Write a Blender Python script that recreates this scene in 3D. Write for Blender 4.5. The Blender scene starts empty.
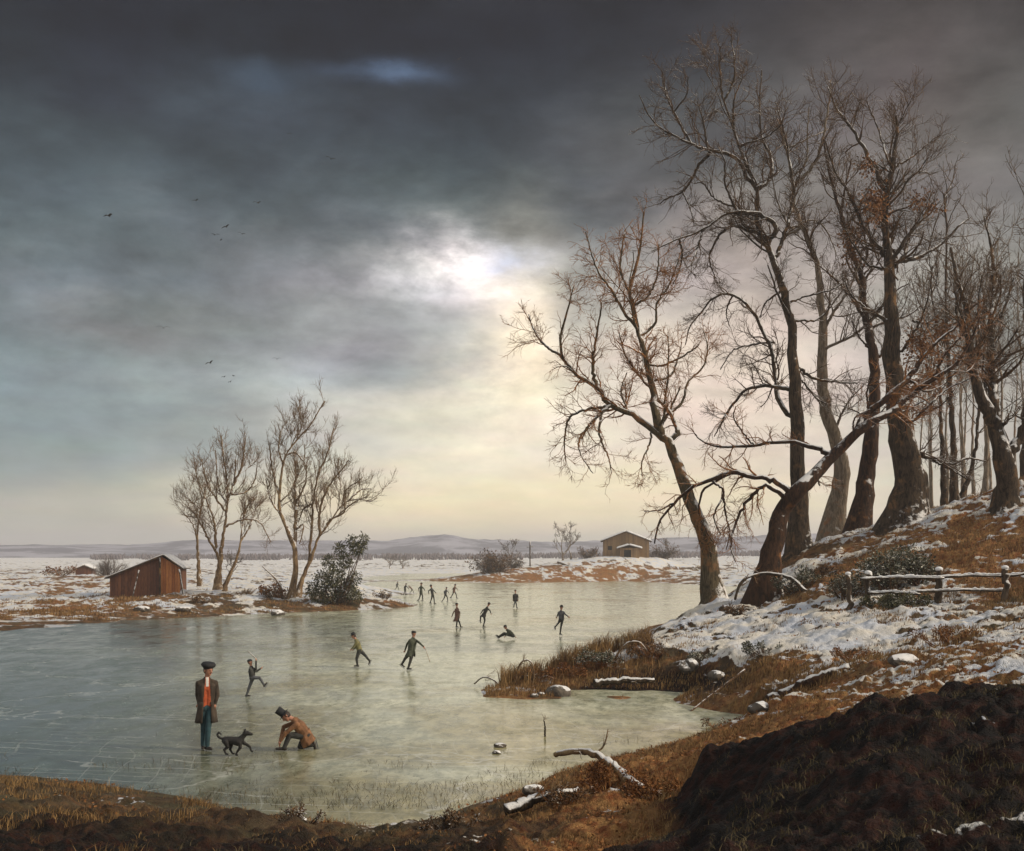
import bpy, bmesh, math, random
import numpy as np
from mathutils import Vector

# ------------------------------------------------------------------ camera, world, sun, exposure
F, CX, HY, CH = 1100.0, 512.0, 556.0, 4.2          # focal length in px, centre column, horizon row, eye height
scene = bpy.context.scene
col = scene.collection
rad = math.radians

cam_d = bpy.data.cameras.new("camera")
cam_d.sensor_width = 36.0
cam_d.lens = F * 36.0 / 1024.0
cam_d.shift_y = (HY - 425.5) / 1024.0
cam_d.clip_start = 0.2
cam_d.clip_end = 6000
cam = bpy.data.objects.new("camera", cam_d)
cam.location = (0, 0, CH)
cam.rotation_euler = (rad(90), 0, 0)
col.objects.link(cam)
scene.camera = cam

SUN_AZ, SUN_EL = 102.0, 30.0
sun_d = bpy.data.lights.new("sun", 'SUN')
sun_d.energy = 2.3
sun_d.angle = rad(7)
sun_d.color = (1.0, 0.86, 0.68)
sun = bpy.data.objects.new("sun", sun_d)
ts = Vector((math.sin(rad(SUN_AZ)) * math.cos(rad(SUN_EL)), math.cos(rad(SUN_AZ)) * math.cos(rad(SUN_EL)), math.sin(rad(SUN_EL))))
sun.rotation_euler = ts.to_track_quat('Z', 'Y').to_euler()
sun.location = ts * 100
col.objects.link(sun)

scene.view_settings.view_transform = 'Standard'
scene.view_settings.look = 'None'
scene.view_settings.exposure = 0.5
scene.view_settings.gamma = 1.0
scene.render.engine = 'CYCLES'
scene.cycles.use_denoising = True
scene.cycles.max_bounces = 6
scene.cycles.diffuse_bounces = 3
scene.cycles.glossy_bounces = 3
scene.cycles.volume_bounces = 1
scene.cycles.sample_clamp_indirect = 4.0


class NT:
    """tiny helper for node trees"""
    def __init__(s, tree):
        s.t = tree
        s.n = tree.nodes
        s.l = tree.links
    def new(s, typ, **kw):
        n = s.n.new(typ)
        for k, v in kw.items():
            setattr(n, k, v)
        return n
    def put(s, sock, v):
        if v is None:
            return
        if isinstance(v, bpy.types.NodeSocket):
            s.l.new(v, sock)
        else:
            if isinstance(v, (tuple, list)) and len(v) == 3 and sock.type == 'RGBA':
                v = (*v, 1)
            sock.default_value = v
    def math(s, op, a, b=None, c=None, clamp=False):
        n = s.new('ShaderNodeMath', operation=op, use_clamp=clamp)
        for i, v in enumerate((a, b, c)):
            s.put(n.inputs[i], v)
        return n.outputs[0]
    def vmath(s, op, a, b=None, out=0):
        n = s.new('ShaderNodeVectorMath', operation=op)
        s.put(n.inputs[0], a)
        if op == 'SCALE':
            s.put(n.inputs[3], b)
        else:
            s.put(n.inputs[1], b)
        return n.outputs[out]
    def mix(s, f, a, b, blend='MIX'):
        n = s.new('ShaderNodeMix', data_type='RGBA', blend_type=blend)
        s.put(n.inputs[0], f); s.put(n.inputs[6], a); s.put(n.inputs[7], b)
        return n.outputs[2]
    def noise(s, vec, scale, detail=4, rough=0.55, dist=0.0, color=False):
        n = s.new('ShaderNodeTexNoise')
        s.put(n.inputs['Vector'], vec)
        n.inputs['Scale'].default_value = scale
        n.inputs['Detail'].default_value = detail
        n.inputs['Roughness'].default_value = rough
        n.inputs['Distortion'].default_value = dist
        return n.outputs['Color'] if color else n.outputs[0]
    def range(s, v, a, b, c=0.0, d=1.0, smooth=True):
        n = s.new('ShaderNodeMapRange', interpolation_type='SMOOTHSTEP' if smooth else 'LINEAR')
        s.put(n.inputs[0], v)
        for i, x in enumerate((a, b, c, d)):
            n.inputs[1 + i].default_value = x
        return n.outputs[0]
    def comb(s, x, y, z):
        n = s.new('ShaderNodeCombineXYZ')
        s.put(n.inputs[0], x); s.put(n.inputs[1], y); s.put(n.inputs[2], z)
        return n.outputs[0]
    def mapping(s, vec, scale=(1, 1, 1), rot=(0, 0, 0)):
        n = s.new('ShaderNodeMapping')
        s.put(n.inputs[0], vec)
        n.inputs['Scale'].default_value = scale
        n.inputs['Rotation'].default_value = rot
        return n.outputs[0]


def lin(r, g, b):
    f = lambda c: (c / 255 / 12.92) if c / 255 <= .04045 else ((c / 255 + .055) / 1.055) ** 2.4
    return (f(r), f(g), f(b))


def build_world():
    w = bpy.data.worlds.new("World")
    scene.world = w
    w.use_nodes = True
    nt = NT(w.node_tree)
    w.node_tree.nodes.clear()
    out = nt.new('ShaderNodeOutputWorld')
    bg = nt.new('ShaderNodeBackground')
    bg.inputs['Strength'].default_value = 0.1
    nt.l.new(bg.outputs[0], out.inputs[0])
    tc = nt.new('ShaderNodeTexCoord')
    d = nt.vmath('NORMALIZE', tc.outputs['Generated'])
    sep = nt.new('ShaderNodeSeparateXYZ')
    nt.l.new(d, sep.inputs[0])
    x, y, z = sep.outputs
    az = nt.math('ARCTAN2', x, y)
    h = nt.math('SQRT', nt.math('ADD', nt.math('MULTIPLY', x, x), nt.math('MULTIPLY', y, y)))
    el = nt.math('DIVIDE', z, nt.math('MAXIMUM', h, 0.02))
    uv0 = nt.comb(az, el, 0.0)
    # clouds: stretch the noise towards the horizon as a flat cloud deck would
    deck = nt.vmath('SCALE', d, nt.math('DIVIDE', 1.0, nt.math('MAXIMUM', nt.math('ADD', z, 0.16), 0.08)))
    n1 = nt.noise(deck, 1.3, 8, 0.6, 0.0, color=True)
    n2 = nt.noise(nt.mapping(uv0, (1, 2.2, 1), (0, 0, rad(-14))), 8.0, 8, 0.62, 0.0, color=True)
    warp = nt.vmath('ADD', nt.vmath('SCALE', nt.vmath('SUBTRACT', n1, (.5, .5, .5)), 0.09),
                    nt.vmath('SCALE', nt.vmath('SUBTRACT', n2, (.5, .5, .5)), 0.13))
    warp = nt.vmath('MULTIPLY', warp, nt.comb(1.0, nt.range(el, 0.0, 0.3, 0.25, 1.0), 0.0))
    uv = nt.vmath('ADD', uv0, warp)
    uvh = nt.vmath('ADD', uv0, nt.vmath('SCALE', warp, .45))
    s2 = nt.new('ShaderNodeSeparateXYZ')
    nt.l.new(uv, s2.inputs[0])
    elw = s2.outputs[1]
    ramp = nt.new('ShaderNodeValToRGB')
    nt.l.new(nt.math('DIVIDE', elw, 1.6), ramp.inputs[0])
    stops = [(0.0, lin(176, 174, 154)), (.06, lin(134, 146, 146)), (.15, lin(98, 114, 122)), (.24, lin(80, 92, 98)),
             (.31, lin(60, 72, 78)), (.38, lin(42, 50, 59)), (.46, lin(23, 27, 36)), (.55, lin(18, 21, 30)), (1.0, lin(90, 98, 108)), (1.5, lin(140, 146, 156))]  # final stops: unseen zenith, raised to add light to the scene
    cr = ramp.color_ramp
    cr.interpolation = 'B_SPLINE'
    while len(cr.elements) < len(stops):
        cr.elements.new(0.5)
    for e, (p, c) in zip(cr.elements, stops):
        e.position = p / 1.6
        e.color = (*c, 1)
    colr = ramp.outputs[0]
    # unseen sky behind the viewer, made even and lighter to light near sides
    back = nt.range(nt.math('ABSOLUTE', az), 0.75, 1.9)
    colr = nt.mix(back, colr, lin(172, 170, 166))
    crisp = nt.range(nt.noise(nt.mapping(uv0, (1, 1.5, 1), (0, 0, rad(20))), 13.0, 9, 0.6, 0.0), .38, .56, .5, 1.0)
    def blob(c, px, py, sx, sy, rgb, wgt, source=uv, mask=None):
        a = nt.vmath('SUBTRACT', source, (math.atan((px - CX) / F), (HY - py) / F, 0))
        a = nt.vmath('MULTIPLY', a, (F / sx, F / sy, 0))
        q = nt.vmath('DOT_PRODUCT', a, a, out=1)
        g = nt.math('MULTIPLY', nt.math('EXPONENT', nt.math('MULTIPLY', q, -1.0)), wgt)
        if mask is not None: g = nt.math('MULTIPLY', g, mask)
        return nt.mix(g, c, lin(*rgb)), g
    B = [(930, 150, 170, 170, (78, 70, 67), .65),
         (980, 420, 130, 190, (132, 128, 120), .85),
         (560, 470, 370, 125, (206, 202, 188), .97),
         (560, 430, 190, 95, (226, 216, 194), .85),
         (740, 400, 130, 150, (204, 184, 170), .85),
         (500, 512, 430, 40, (232, 214, 170), .92),
         (40, 440, 230, 110, (96, 116, 122), .65),
         (385, 350, 120, 34, (122, 127, 138), .6),
         (120, 330, 110, 34, (118, 113, 110), .4),
         (300, 290, 120, 50, (98, 100, 104), .5),
         (430, 286, 98, 30, (196, 192, 196), .95),
         (524, 345, 40, 85, (238, 222, 192), .9),
         (462, 266, 64, 22, (248, 242, 238), 1.0),
         (508, 262, 34, 17, (168, 180, 204), .75),
         (500, 292, 36, 18, (244, 234, 226), .9),
         (650, 140, 90, 40, (74, 74, 76), .6),
         (250, 120, 70, 40, (66, 78, 88), .5)]
    for b in B:
        colr, _ = blob(colr, *b, source=uvh if b[2] < 100 else uv, mask=crisp if b[1] < 300 and b[2] < 100 and b[0] > 400 and b[0] < 600 else None)
    colr, g1 = blob(colr, 388, 72, 40, 12, (84, 104, 132), .6, source=uvh)
    colr, g2 = blob(colr, 275, 82, 34, 16, (60, 76, 92), .4, source=uvh)
    # brightness breakup of the cloud mass
    f1 = nt.noise(nt.mapping(uv0, (1, 1.7, 1), (0, 0, rad(18))), 8.5, 11, 0.66, 0.15)
    f2 = nt.noise(deck, 2.6, 10, 0.62, 0.1)
    m = nt.math('MULTIPLY', nt.range(f1, 0.28, 0.72, 0.62, 1.42, False), nt.range(f2, 0.3, 0.7, 0.82, 1.2, False))
    amp = nt.range(elw, 0.0, 0.22, 0.2, 1.05)
    m = nt.math('ADD', 1.0, nt.math('MULTIPLY', nt.math('SUBTRACT', m, 1.0), amp))
    colr = nt.vmath('SCALE', colr, m)
    tint = nt.noise(deck, 3.1, 4, 0.5, 0.2, color=True)
    colr = nt.vmath('MULTIPLY', colr, nt.vmath('ADD', nt.vmath('SCALE', nt.vmath('SUBTRACT', tint, (.5, .5, .5)), .16), (1, 1, 1)))
    clouds = nt.vmath('SCALE', colr, 10.0)
    sky = nt.new('ShaderNodeTexSky', sky_type='NISHITA')
    sky.sun_disc = False
    sky.sun_elevation = rad(SUN_EL)
    sky.sun_rotation = rad(SUN_AZ)
    sky.air_density = 1.2
    sky.dust_density = 1.5
    gap = nt.math('MULTIPLY', nt.math('ADD', g1, g2), 0.15, clamp=True)
    nt.l.new(nt.mix(gap, clouds, sky.outputs[0]), bg.inputs[0])

build_world()

# ------------------------------------------------------------------ tags and mesh helpers
def tag(o, label=None, cat=None, group=None, kind=None):
    if label: o['label'] = label
    if cat: o['category'] = cat
    if group: o['group'] = group
    if kind: o['kind'] = kind
    return o

def empty(name, loc, label, cat, group=None):
    o = bpy.data.objects.new(name, None)
    o.empty_display_size = 0.3
    o.location = loc
    col.objects.link(o)
    return tag(o, label, cat, group)

def link(name, me, mats, parent=None, smooth=True):
    if not isinstance(mats, (list, tuple)): mats = [mats]
    for m in mats:
        if m.name not in [q.name for q in me.materials if q]: me.materials.append(m)
    o = bpy.data.objects.new(name, me)
    col.objects.link(o)
    if parent is not None:
        o.parent = parent
        o.matrix_parent_inverse.identity()
        me.transform(__import__('mathutils').Matrix.Translation(-Vector(parent.location)))
    if smooth and len(me.polygons):
        me.polygons.foreach_set('use_smooth', np.ones(len(me.polygons), dtype=bool))
    return o

def np_mesh(name, V, Q, tri=False):
    """V (n,3); Q (m,4) or (m,3) faces, or a list of such arrays"""
    me = bpy.data.meshes.new(name)
    Qs = Q if isinstance(Q, list) else [Q]
    me.vertices.add(len(V))
    me.vertices.foreach_set('co', np.asarray(V, dtype=np.float32).ravel())
    li = np.concatenate([q.ravel() for q in Qs]).astype(np.int32)
    tot = np.concatenate([np.full(len(q), q.shape[1]) for q in Qs])
    st = np.concatenate([[0], np.cumsum(tot)[:-1]]).astype(np.int32)
    me.loops.add(len(li))
    me.loops.foreach_set('vertex_index', li)
    me.polygons.add(len(st))
    me.polygons.foreach_set('loop_start', st)
    me.update(calc_edges=True)
    return me

def W(px, py, Y):
    return np.array([(px - CX) / F * Y, Y, CH - (py - HY) / F * Y])

# ------------------------------------------------------------------ noise
def _hash(ix, iy, seed):
    n = (ix.astype(np.int64) * 374761393 + iy.astype(np.int64) * 668265263 + seed * 974711) & 0xFFFFFFFF
    n = ((n ^ (n >> 13)) * 1274126177) & 0xFFFFFFFF
    n = ((n ^ (n >> 16)) * 2246822519) & 0xFFFFFFFF
    return ((n ^ (n >> 15)) & 0xFFFFFF) / float(0xFFFFFF)

def vnoise(x, y, seed=0):
    xi = np.floor(x); yi = np.floor(y)
    fx = x - xi; fy = y - yi
    fx = fx * fx * (3 - 2 * fx); fy = fy * fy * (3 - 2 * fy)
    a = _hash(xi, yi, seed); b = _hash(xi + 1, yi, seed); c = _hash(xi, yi + 1, seed); d = _hash(xi + 1, yi + 1, seed)
    return (a + (b - a) * fx) * (1 - fy) + (c + (d - c) * fx) * fy

def fbm(x, y, octv=4, seed=0):
    s = 0; a = 1; t = 0
    for i in range(octv):
        s = s + a * (vnoise(x, y, seed + i * 17) - .5); t += a
        x = x * 2.03 + 11.3; y = y * 2.03 - 7.1; a *= .52
    return s / t * 2

def sstep(a, b, x):
    t = np.clip((x - a) / (b - a), 0, 1)
    return t * t * (3 - 2 * t)

# ------------------------------------------------------------------ terrain
CP = []     # x, y, z, snow, rust, peat
def G(px, py, Y, snow=.5, rust=.3, peat=0.):
    p = W(px, py, Y); CP.append((p[0], p[1], p[2], snow, rust, peat))
def GX(x, y, z, snow=.5, rust=.3, peat=0.):
    CP.append((x, y, z, snow, rust, peat))
def S(px, py, snow=.25, rust=.6, peat=0.):
    Y = CH * F / (py - HY); CP.append(((px - CX) / F * Y, Y, 0.0, snow, rust, peat))
def LK(px, py):
    Y = CH * F / (py - HY); CP.append(((px - CX) / F * Y, Y, -0.8, .5, .3, 0.))

# the left island: front shore, tip, back shore
for px, py in ((-500, 645), (-260, 640), (-120, 636), (0, 632), (60, 627), (110, 622), (160, 619), (205, 617), (250, 614), (300, 612), (355, 610), (400, 607.5), (418, 604.5)):
    S(px, py, .3, .45)
for px, py in ((402, 600), (385, 596), (372, 590), (365, 583), (372, 578)):
    S(px, py, .6, .3)
for px, py, Y, sn, ru in ((60, 612, 79, .2, .7), (110, 606, 81, .18, .7), (160, 603, 82, .22, .5), (210, 603, 83, .28, .35), (260, 602, 84, .25, .4), (310, 602, 86, .28, .5), (355, 602, 87, .3, .5), (395, 603, 91, .55, .6),
                          (112, 595, 94, .5, .7), (165, 594, 94, .5, .8), (195, 592, 95, .7, .4), (250, 593, 93, .7, .3), (290, 599, 88, .4, .5), (330, 598, 90, .4, .5), (365, 597, 96, .9, .3), (385, 600, 95, .7, .4),
                          (0, 600, 95, .7, .5), (40, 590, 110, .3, .7), (60, 580, 130, .4, .6), (120, 576, 150, .45, .5), (200, 577, 140, .55, .5), (260, 577, 140, .55, .5), (320, 579, 130, .55, .5), (350, 583, 120, .9, .2),
                          (0, 573, 180, .5, .5), (80, 570, 200, .5, .5), (200, 568, 240, .6, .4), (300, 570, 240, .6, .4), (-100, 590, 110, .9, .2), (-400, 590, 120, .9, .2), (-700, 590, 120, .9, .2)):
    G(px, py, Y, sn, ru)
# right hand far spit with the barn
for px, py in ((464, 581.5), (500, 583), (560, 582), (620, 581), (680, 579.5), (740, 578.5), (820, 578)):
    S(px, py, .25, .8)
for px, py in ((475, 578), (520, 576.5)):
    S(px, py, .7, .3)
for px, py, Y, sn, ru in ((480, 577, 182, .3, .8), (500, 569, 190, .4, .7), (540, 566, 195, .5, .6), (560, 561, 205, .7, .3), (600, 557, 205, .8, .3), (630, 556.5, 205, .8, .2), (660, 559, 205, .9, .2), (700, 565, 205, .8, .3),
                          (620, 568, 192, .3, .9), (570, 571, 188, .35, .8), (680, 570, 195, .5, .5), (760, 568, 200, .8, .2), (850, 562, 210, .9, .2), (640, 562, 250, .9, .1), (540, 566, 260, .9, .1), (740, 562, 270, .9, .1)):
    G(px, py, Y, sn, ru)
# far shore
for px in (385, 420, 455, 490):
    S(px, 573.5, .9, .1)
for px, Y, z in ((350, 300, .8), (450, 310, .9), (540, 320, 1.2), (700, 330, 3), (900, 340, 6), (100, 320, 1.2), (-300, 320, 1.5), (-900, 300, 2), (1500, 320, 9), (300, 450, 2), (600, 450, 2), (900, 500, 5), (0, 500, 2), (300, 900, 3), (900, 1000, 6), (-300, 1000, 3), (400, 3000, 4), (-600, 3000, 4), (1400, 3000, 6)):
    GX((px - CX) / F * Y, Y, z, .62, .3)
# lake
for px, py in ((200, 628), (60, 645), (300, 630), (400, 625), (425, 613), (440, 603), (430, 590), (400, 585), (440, 578), (395, 578), (480, 590), (560, 595), (640, 590), (700, 588), (560, 588), (560, 615), (640, 615), (620, 640), (560, 650),
               (480, 630), (500, 660), (300, 660), (150, 680), (0, 665), (-300, 665), (60, 720), (200, 725), (350, 700), (440, 700), (450, 760), (380, 745), (270, 745), (540, 730), (620, 720), (680, 722), (620, 707), (650, 712), (600, 740), (-200, 720), (-600, 690), (-1200, 700), (820, 590), (950, 592)):
    LK(px, py)
# reed spit and right bank, far side of the bank, near side of the bank
for px, py in ((478, 690), (500, 684), (540, 675), (600, 663), (636, 654), (664, 640), (684, 622), (720, 612), (800, 604), (900, 602), (1100, 602)):
    S(px, py, .2, .9)
for px, py in ((484, 697), (520, 699), (560, 699), (620, 699), (680, 704), (720, 710), (752, 716), (756, 722), (735, 730), (690, 738), (650, 749), (600, 761), (560, 772), (500, 796), (440, 814), (380, 822), (310, 818), (240, 806), (190, 796), (100, 784), (0, 775), (-200, 755), (-600, 745)):
    S(px, py, .1, .6 if px > 450 else .25)
for px, py, Y, sn, ru, pe in (
        (510, 686, 35, .3, .8, 0), (530, 680, 36, .4, .7, 0), (560, 672, 36.6, .5, .8, 0), (600, 660, 37, .6, .7, 0), (640, 650, 38, .75, .4, 0), (600, 690, 34.6, .1, .6, .8), (650, 690, 34.5, .1, .5, 1), (690, 692, 33.9, .1, .5, 1), (555, 692, 34.2, .2, .6, .5), (680, 645, 37.5, .9, .2, 0), (730, 655, 34.5, .8, .3, 0), (735, 688, 31.5, .2, .6, .8), (655, 672, 36.0, .3, .6, .6), (610, 672, 36, .3, .7, .5), (700, 672, 34.3, .3, .6, .7),
        (655, 636, 44, .9, .2, 0), (690, 613, 47, 1, .1, 0), (715, 601, 48, .8, .3, 0), (740, 602, 47, .9, .3, 0), (765, 606, 46, .6, .5, 0), (745, 594, 50, .9, .2, 0), (800, 553, 55, .6, .5, 0), (770, 580, 52, .6, .6, 0),
        (850, 534, 58, .9, .3, 0), (905, 527, 52, .6, .6, 0), (950, 505, 54, .6, .9, 0), (980, 494, 55, .5, 1, 0), (1024, 480, 52, .5, .9, 0), (1100, 470, 50, .6, .8, 0), (1300, 450, 50, .6, .5, 0), (850, 560, 48, .5, .8, 0), (920, 550, 46, .45, 1, 0), (980, 545, 44, .3, 1, 0),
        (820, 585, 44, .55, .7, 0), (870, 611, 38, .6, .6, 0), (905, 612, 38, .6, .6, 0), (940, 610, 38, .6, .6, 0), (985, 608, 37, .6, .6, 0), (905, 616, 36, .8, .4, 0), (1040, 604, 35, .6, .6, 0), (800, 615, 40, .75, .4, 0), (720, 640, 38, .8, .3, 0), (760, 645, 36, .85, .3, 0), (800, 640, 35, .8, .3, 0), (900, 640, 32, .95, .2, 0), (950, 635, 31, .9, .2, 0),
        (780, 665, 31, .68, .7, .1), (860, 668, 28, .68, .7, .1), (760, 690, 28, .62, .6, .1), (820, 690, 25, .5, .7, .2), (880, 678, 24, .55, .9, .1), (930, 660, 25, .7, .7, 0), (990, 640, 26, .65, .8, 0),
        (720, 700, 30, .3, .7, 0), (760, 712, 25.5, .3, .8, 0), (720, 733, 23.2, .2, .8, 0), (800, 712, 22, .2, .9, .1), (880, 700, 18.5, .15, .9, .1), (1100, 650, 20, .5, .8, .1),
        (700, 752, 19.5, .1, .8, .2), (676, 795, 15.8, .05, .9, .6), (650, 772, 17.5, .1, 1, .1), (615, 770, 17, .05, 1, 0), (570, 785, 17, .1, 1, .1), (640, 800, 14.5, .05, .95, .2), (560, 812, 14.6, .0, .8, .6), (545, 792, 16.9, .1, .9, .2), (600, 845, 11.5, .05, .9, .35), (500, 840, 12.6, .1, .6, .5), (380, 842, 14.4, -.15, .35, .5), (300, 838, 14.6, -.15, .35, .5), (400, 858, 12.6, -.1, .3, .8), (240, 828, 15.2, -.15, .35, .4), (150, 818, 15.4, -.1, .3, .5), (50, 810, 15.6, -.1, .3, .5), (-200, 800, 15.2, .1, .3, .5), (470, 820, 15.2, .1, .3, .5), (500, 806, 16.6, .1, .5, .3), (-600, 790, 15, .4, .5, .3),
        (704, 742, 13.8, 0, .1, 1), (722, 732, 13.6, 0, .1, 1), (770, 724, 13.2, .0, .1, 1), (830, 720, 12.6, 0, .2, 1), (885, 712, 12.2, 0, .1, 1), (960, 698, 12, .0, .2, 1), (1060, 690, 12, .2, .2, .9), (1200, 680, 12, .3, .3, .7),
        (790, 730, 16.5, .1, .8, .2), (860, 718, 15.6, .1, .8, .2), (930, 705, 15.4, .1, .8, .3), (690, 748, 17, .05, .8, .3), (820, 706, 19, .2, .9, .1), (900, 685, 21, .5, .7, 0), (1000, 668, 19, .5, .7, 0), (697, 775, 13.2, 0, .1, 1), (696, 805, 12.3, 0, .1, 1), (680, 780, 16.2, .1, .9, .2), (676, 815, 14.2, .1, .95, .2), (664, 840, 12.6, .05, .9, .3), (697, 840, 10.9, 0, .2, 1), (720, 850, 9.8, 0, .4, 1), (800, 800, 10.4, 0, .4, 1), (900, 780, 9.6, 0, .3, 1), (640, 850, 11.2, 0, .9, .3), (750, 742, 17, .1, .8, .4)):
    G(px, py, Y, sn, ru, pe)
# behind and beside the viewer, and the wooded rise at right
for x, y, z, sn in ((0, 8, 1.75, -1), (-4, 9, 1.5, -1), (4, 7, 2.2, -1), (0, 4, 2.4, -1), (-4, 3, 2.4, -1), (5, 3, 2.5, -1), (0, -4, 2.6, .5), (-6, -3, 2.6, .5), (6, -3, 2.8, .5), (-20, 3, 2.0, .6), (25, 5, 4.2, .6), (-60, -5, 3, .7), (70, 8, 8, .7), (-40, -40, 4, .7), (40, -40, 6, .7), (0.5, -60, 5, .7), (-.5, -60, 5, .7), (.5, -800, 10, .8), (-.5, -800, 10, .8), (900, 100, 14, .8), (-900, 50, 5, .8),
                    (26, 80, 5.6, .9), (33, 90, 6.6, .9), (42, 85, 8.6, .9), (48, 100, 8.4, .9), (60, 90, 10, .9), (60, 60, 10, .8), (100, 60, 12, .8), (60, 140, 7, .9), (100, 160, 8, .9), (24, 66, 5.0, .9), (70, 30, 7, .8)):
    GX(x, y, z, max(sn, 0), .4, 1.0 if sn < 0 else 0.0)
CPA = np.array(CP)
def _uv(x, y):
    r = np.sqrt(x * x + y * y) + 1e-3
    return np.arctan2(x, y), .85 * np.log(np.maximum(r, 1.5))
_pu, _pv = _uv(CPA[:, 0], CPA[:, 1])
_D = np.sqrt((_pu[:, None] - _pu) ** 2 + (_pv[:, None] - _pv) ** 2 + 1e-5)
_wt = np.linalg.solve(_D + np.eye(len(_D)) * -2e-3, CPA[:, 2:] - CPA[:, 2:].mean(0))
_mean = CPA[:, 2:].mean(0)

def field(x, y):
    x = np.asarray(x, float).ravel(); y = np.asarray(y, float).ravel()
    out = np.empty((len(x), 4))
    for i in range(0, len(x), 60000):
        u, v = _uv(x[i:i + 60000], y[i:i + 60000])
        D = np.sqrt((u[:, None] - _pu) ** 2 + (v[:, None] - _pv) ** 2 + 1e-5)
        out[i:i + 60000] = D @ _wt + _mean
    z = out[:, 0]
    land = sstep(-.05, .5, z)
    near = np.sqrt(x * x + y * y)
    hi = sstep(400, 60, near)
    hump = fbm(x / 3.1, y / 3.1, 4, 3)
    bumps = np.abs(fbm(x / .75, y / .75, 4, 9))
    z = z + fbm(x / 14, y / 14, 3, 21) * .16 * sstep(.2, 1.2, z) + (hump * .26 + (bumps - .2) * .26) * land * hi + fbm(x / 2., y / 2., 3, 40) * .07 * sstep(-.6, 0, out[:, 0])
    pe = np.clip(out[:, 3], 0, 1)
    z = z + (np.abs(fbm(x / .22, y / .22, 4, 90)) * .07 + fbm(x / .09, y / .09, 2, 95) * .025) * land * sstep(60, 25, near)
    z = z + pe * land * (np.abs(fbm(x / .45, y / .45, 3, 50)) * .22)
    ms = out[:, 1] + fbm(x / 1.9, y / 1.9, 5, 200) * .75 + fbm(x / .4, y / .4, 3, 210) * .45
    z = z + .11 * sstep(.5, .72, ms) * land * hi
    out[:, 0] = z
    out[:, 1] = ms * sstep(900, 60, near) + out[:, 1] * (1 - sstep(900, 60, near))
    out[:, 1] = np.clip(out[:, 1], -.5, 1.5); out[:, 2:] = np.clip(out[:, 2:], 0, 1)
    return out

def Hs(x, y):
    return float(field([x], [y])[0, 0])

def build_ground():
    rs = np.concatenate([[1.6, 3.0], np.geomspace(4.5, 12, 120)[:-1], np.geomspace(12, 62, 760)[:-1], np.geomspace(62, 320, 330)[:-1], np.geomspace(320, 2600, 66)])
    fr = np.linspace(rad(-31), rad(31), 760)
    side = np.geomspace(1, rad(149) / rad(.09), 90) * rad(.09) + rad(31)
    side[-1] = math.pi
    th = np.concatenate([-side[::-1][1:] if False else -side[::-1], fr, side[:-1]])
    th = np.unique(np.round(th, 6))
    A, Rr = np.meshgrid(th, rs, indexing='xy')
    x = (np.sin(A) * Rr).ravel(); y = (np.cos(A) * Rr).ravel()
    f = field(x, y)
    nA, nR = len(th), len(rs)
    i = np.arange(nR - 1)[:, None] * nA + np.arange(nA)[None, :]
    j = np.arange(nR - 1)[:, None] * nA + (np.arange(nA)[None, :] + 1) % nA
    Q = np.stack([i, j, j + nA, i + nA], -1).reshape(-1, 4)[:, ::-1]
    V = np.stack([x, y, f[:, 0]], 1)
    c = len(V)
    V = np.vstack([V, [0, 0, f[:nA, 0].mean()]])
    fan = np.stack([np.arange(nA), (np.arange(nA) + 1) % nA, np.full(nA, c)], 1)[:, ::-1]
    me = np_mesh("ground", V, [Q, fan])
    for k, nm in ((1, 'snow'), (2, 'rust'), (3, 'peat')):
        at = me.attributes.new(nm, 'FLOAT', 'POINT')
        at.data.foreach_set('value', np.append(f[:, k], .3).astype(np.float32))
    return me

# ------------------------------------------------------------------ materials
def new_mat(name):
    m = bpy.data.materials.new(name)
    m.use_nodes = True
    nt = NT(m.node_tree)
    b = nt.n['Principled BSDF']
    return m, nt, b

def bump(nt, b, h, strength=.5, dist=.05):
    n = nt.new('ShaderNodeBump')
    n.inputs['Strength'].default_value = strength
    n.inputs['Distance'].default_value = dist
    nt.put(n.inputs['Height'], h)
    nt.l.new(n.outputs[0], b.inputs['Normal'])

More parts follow.
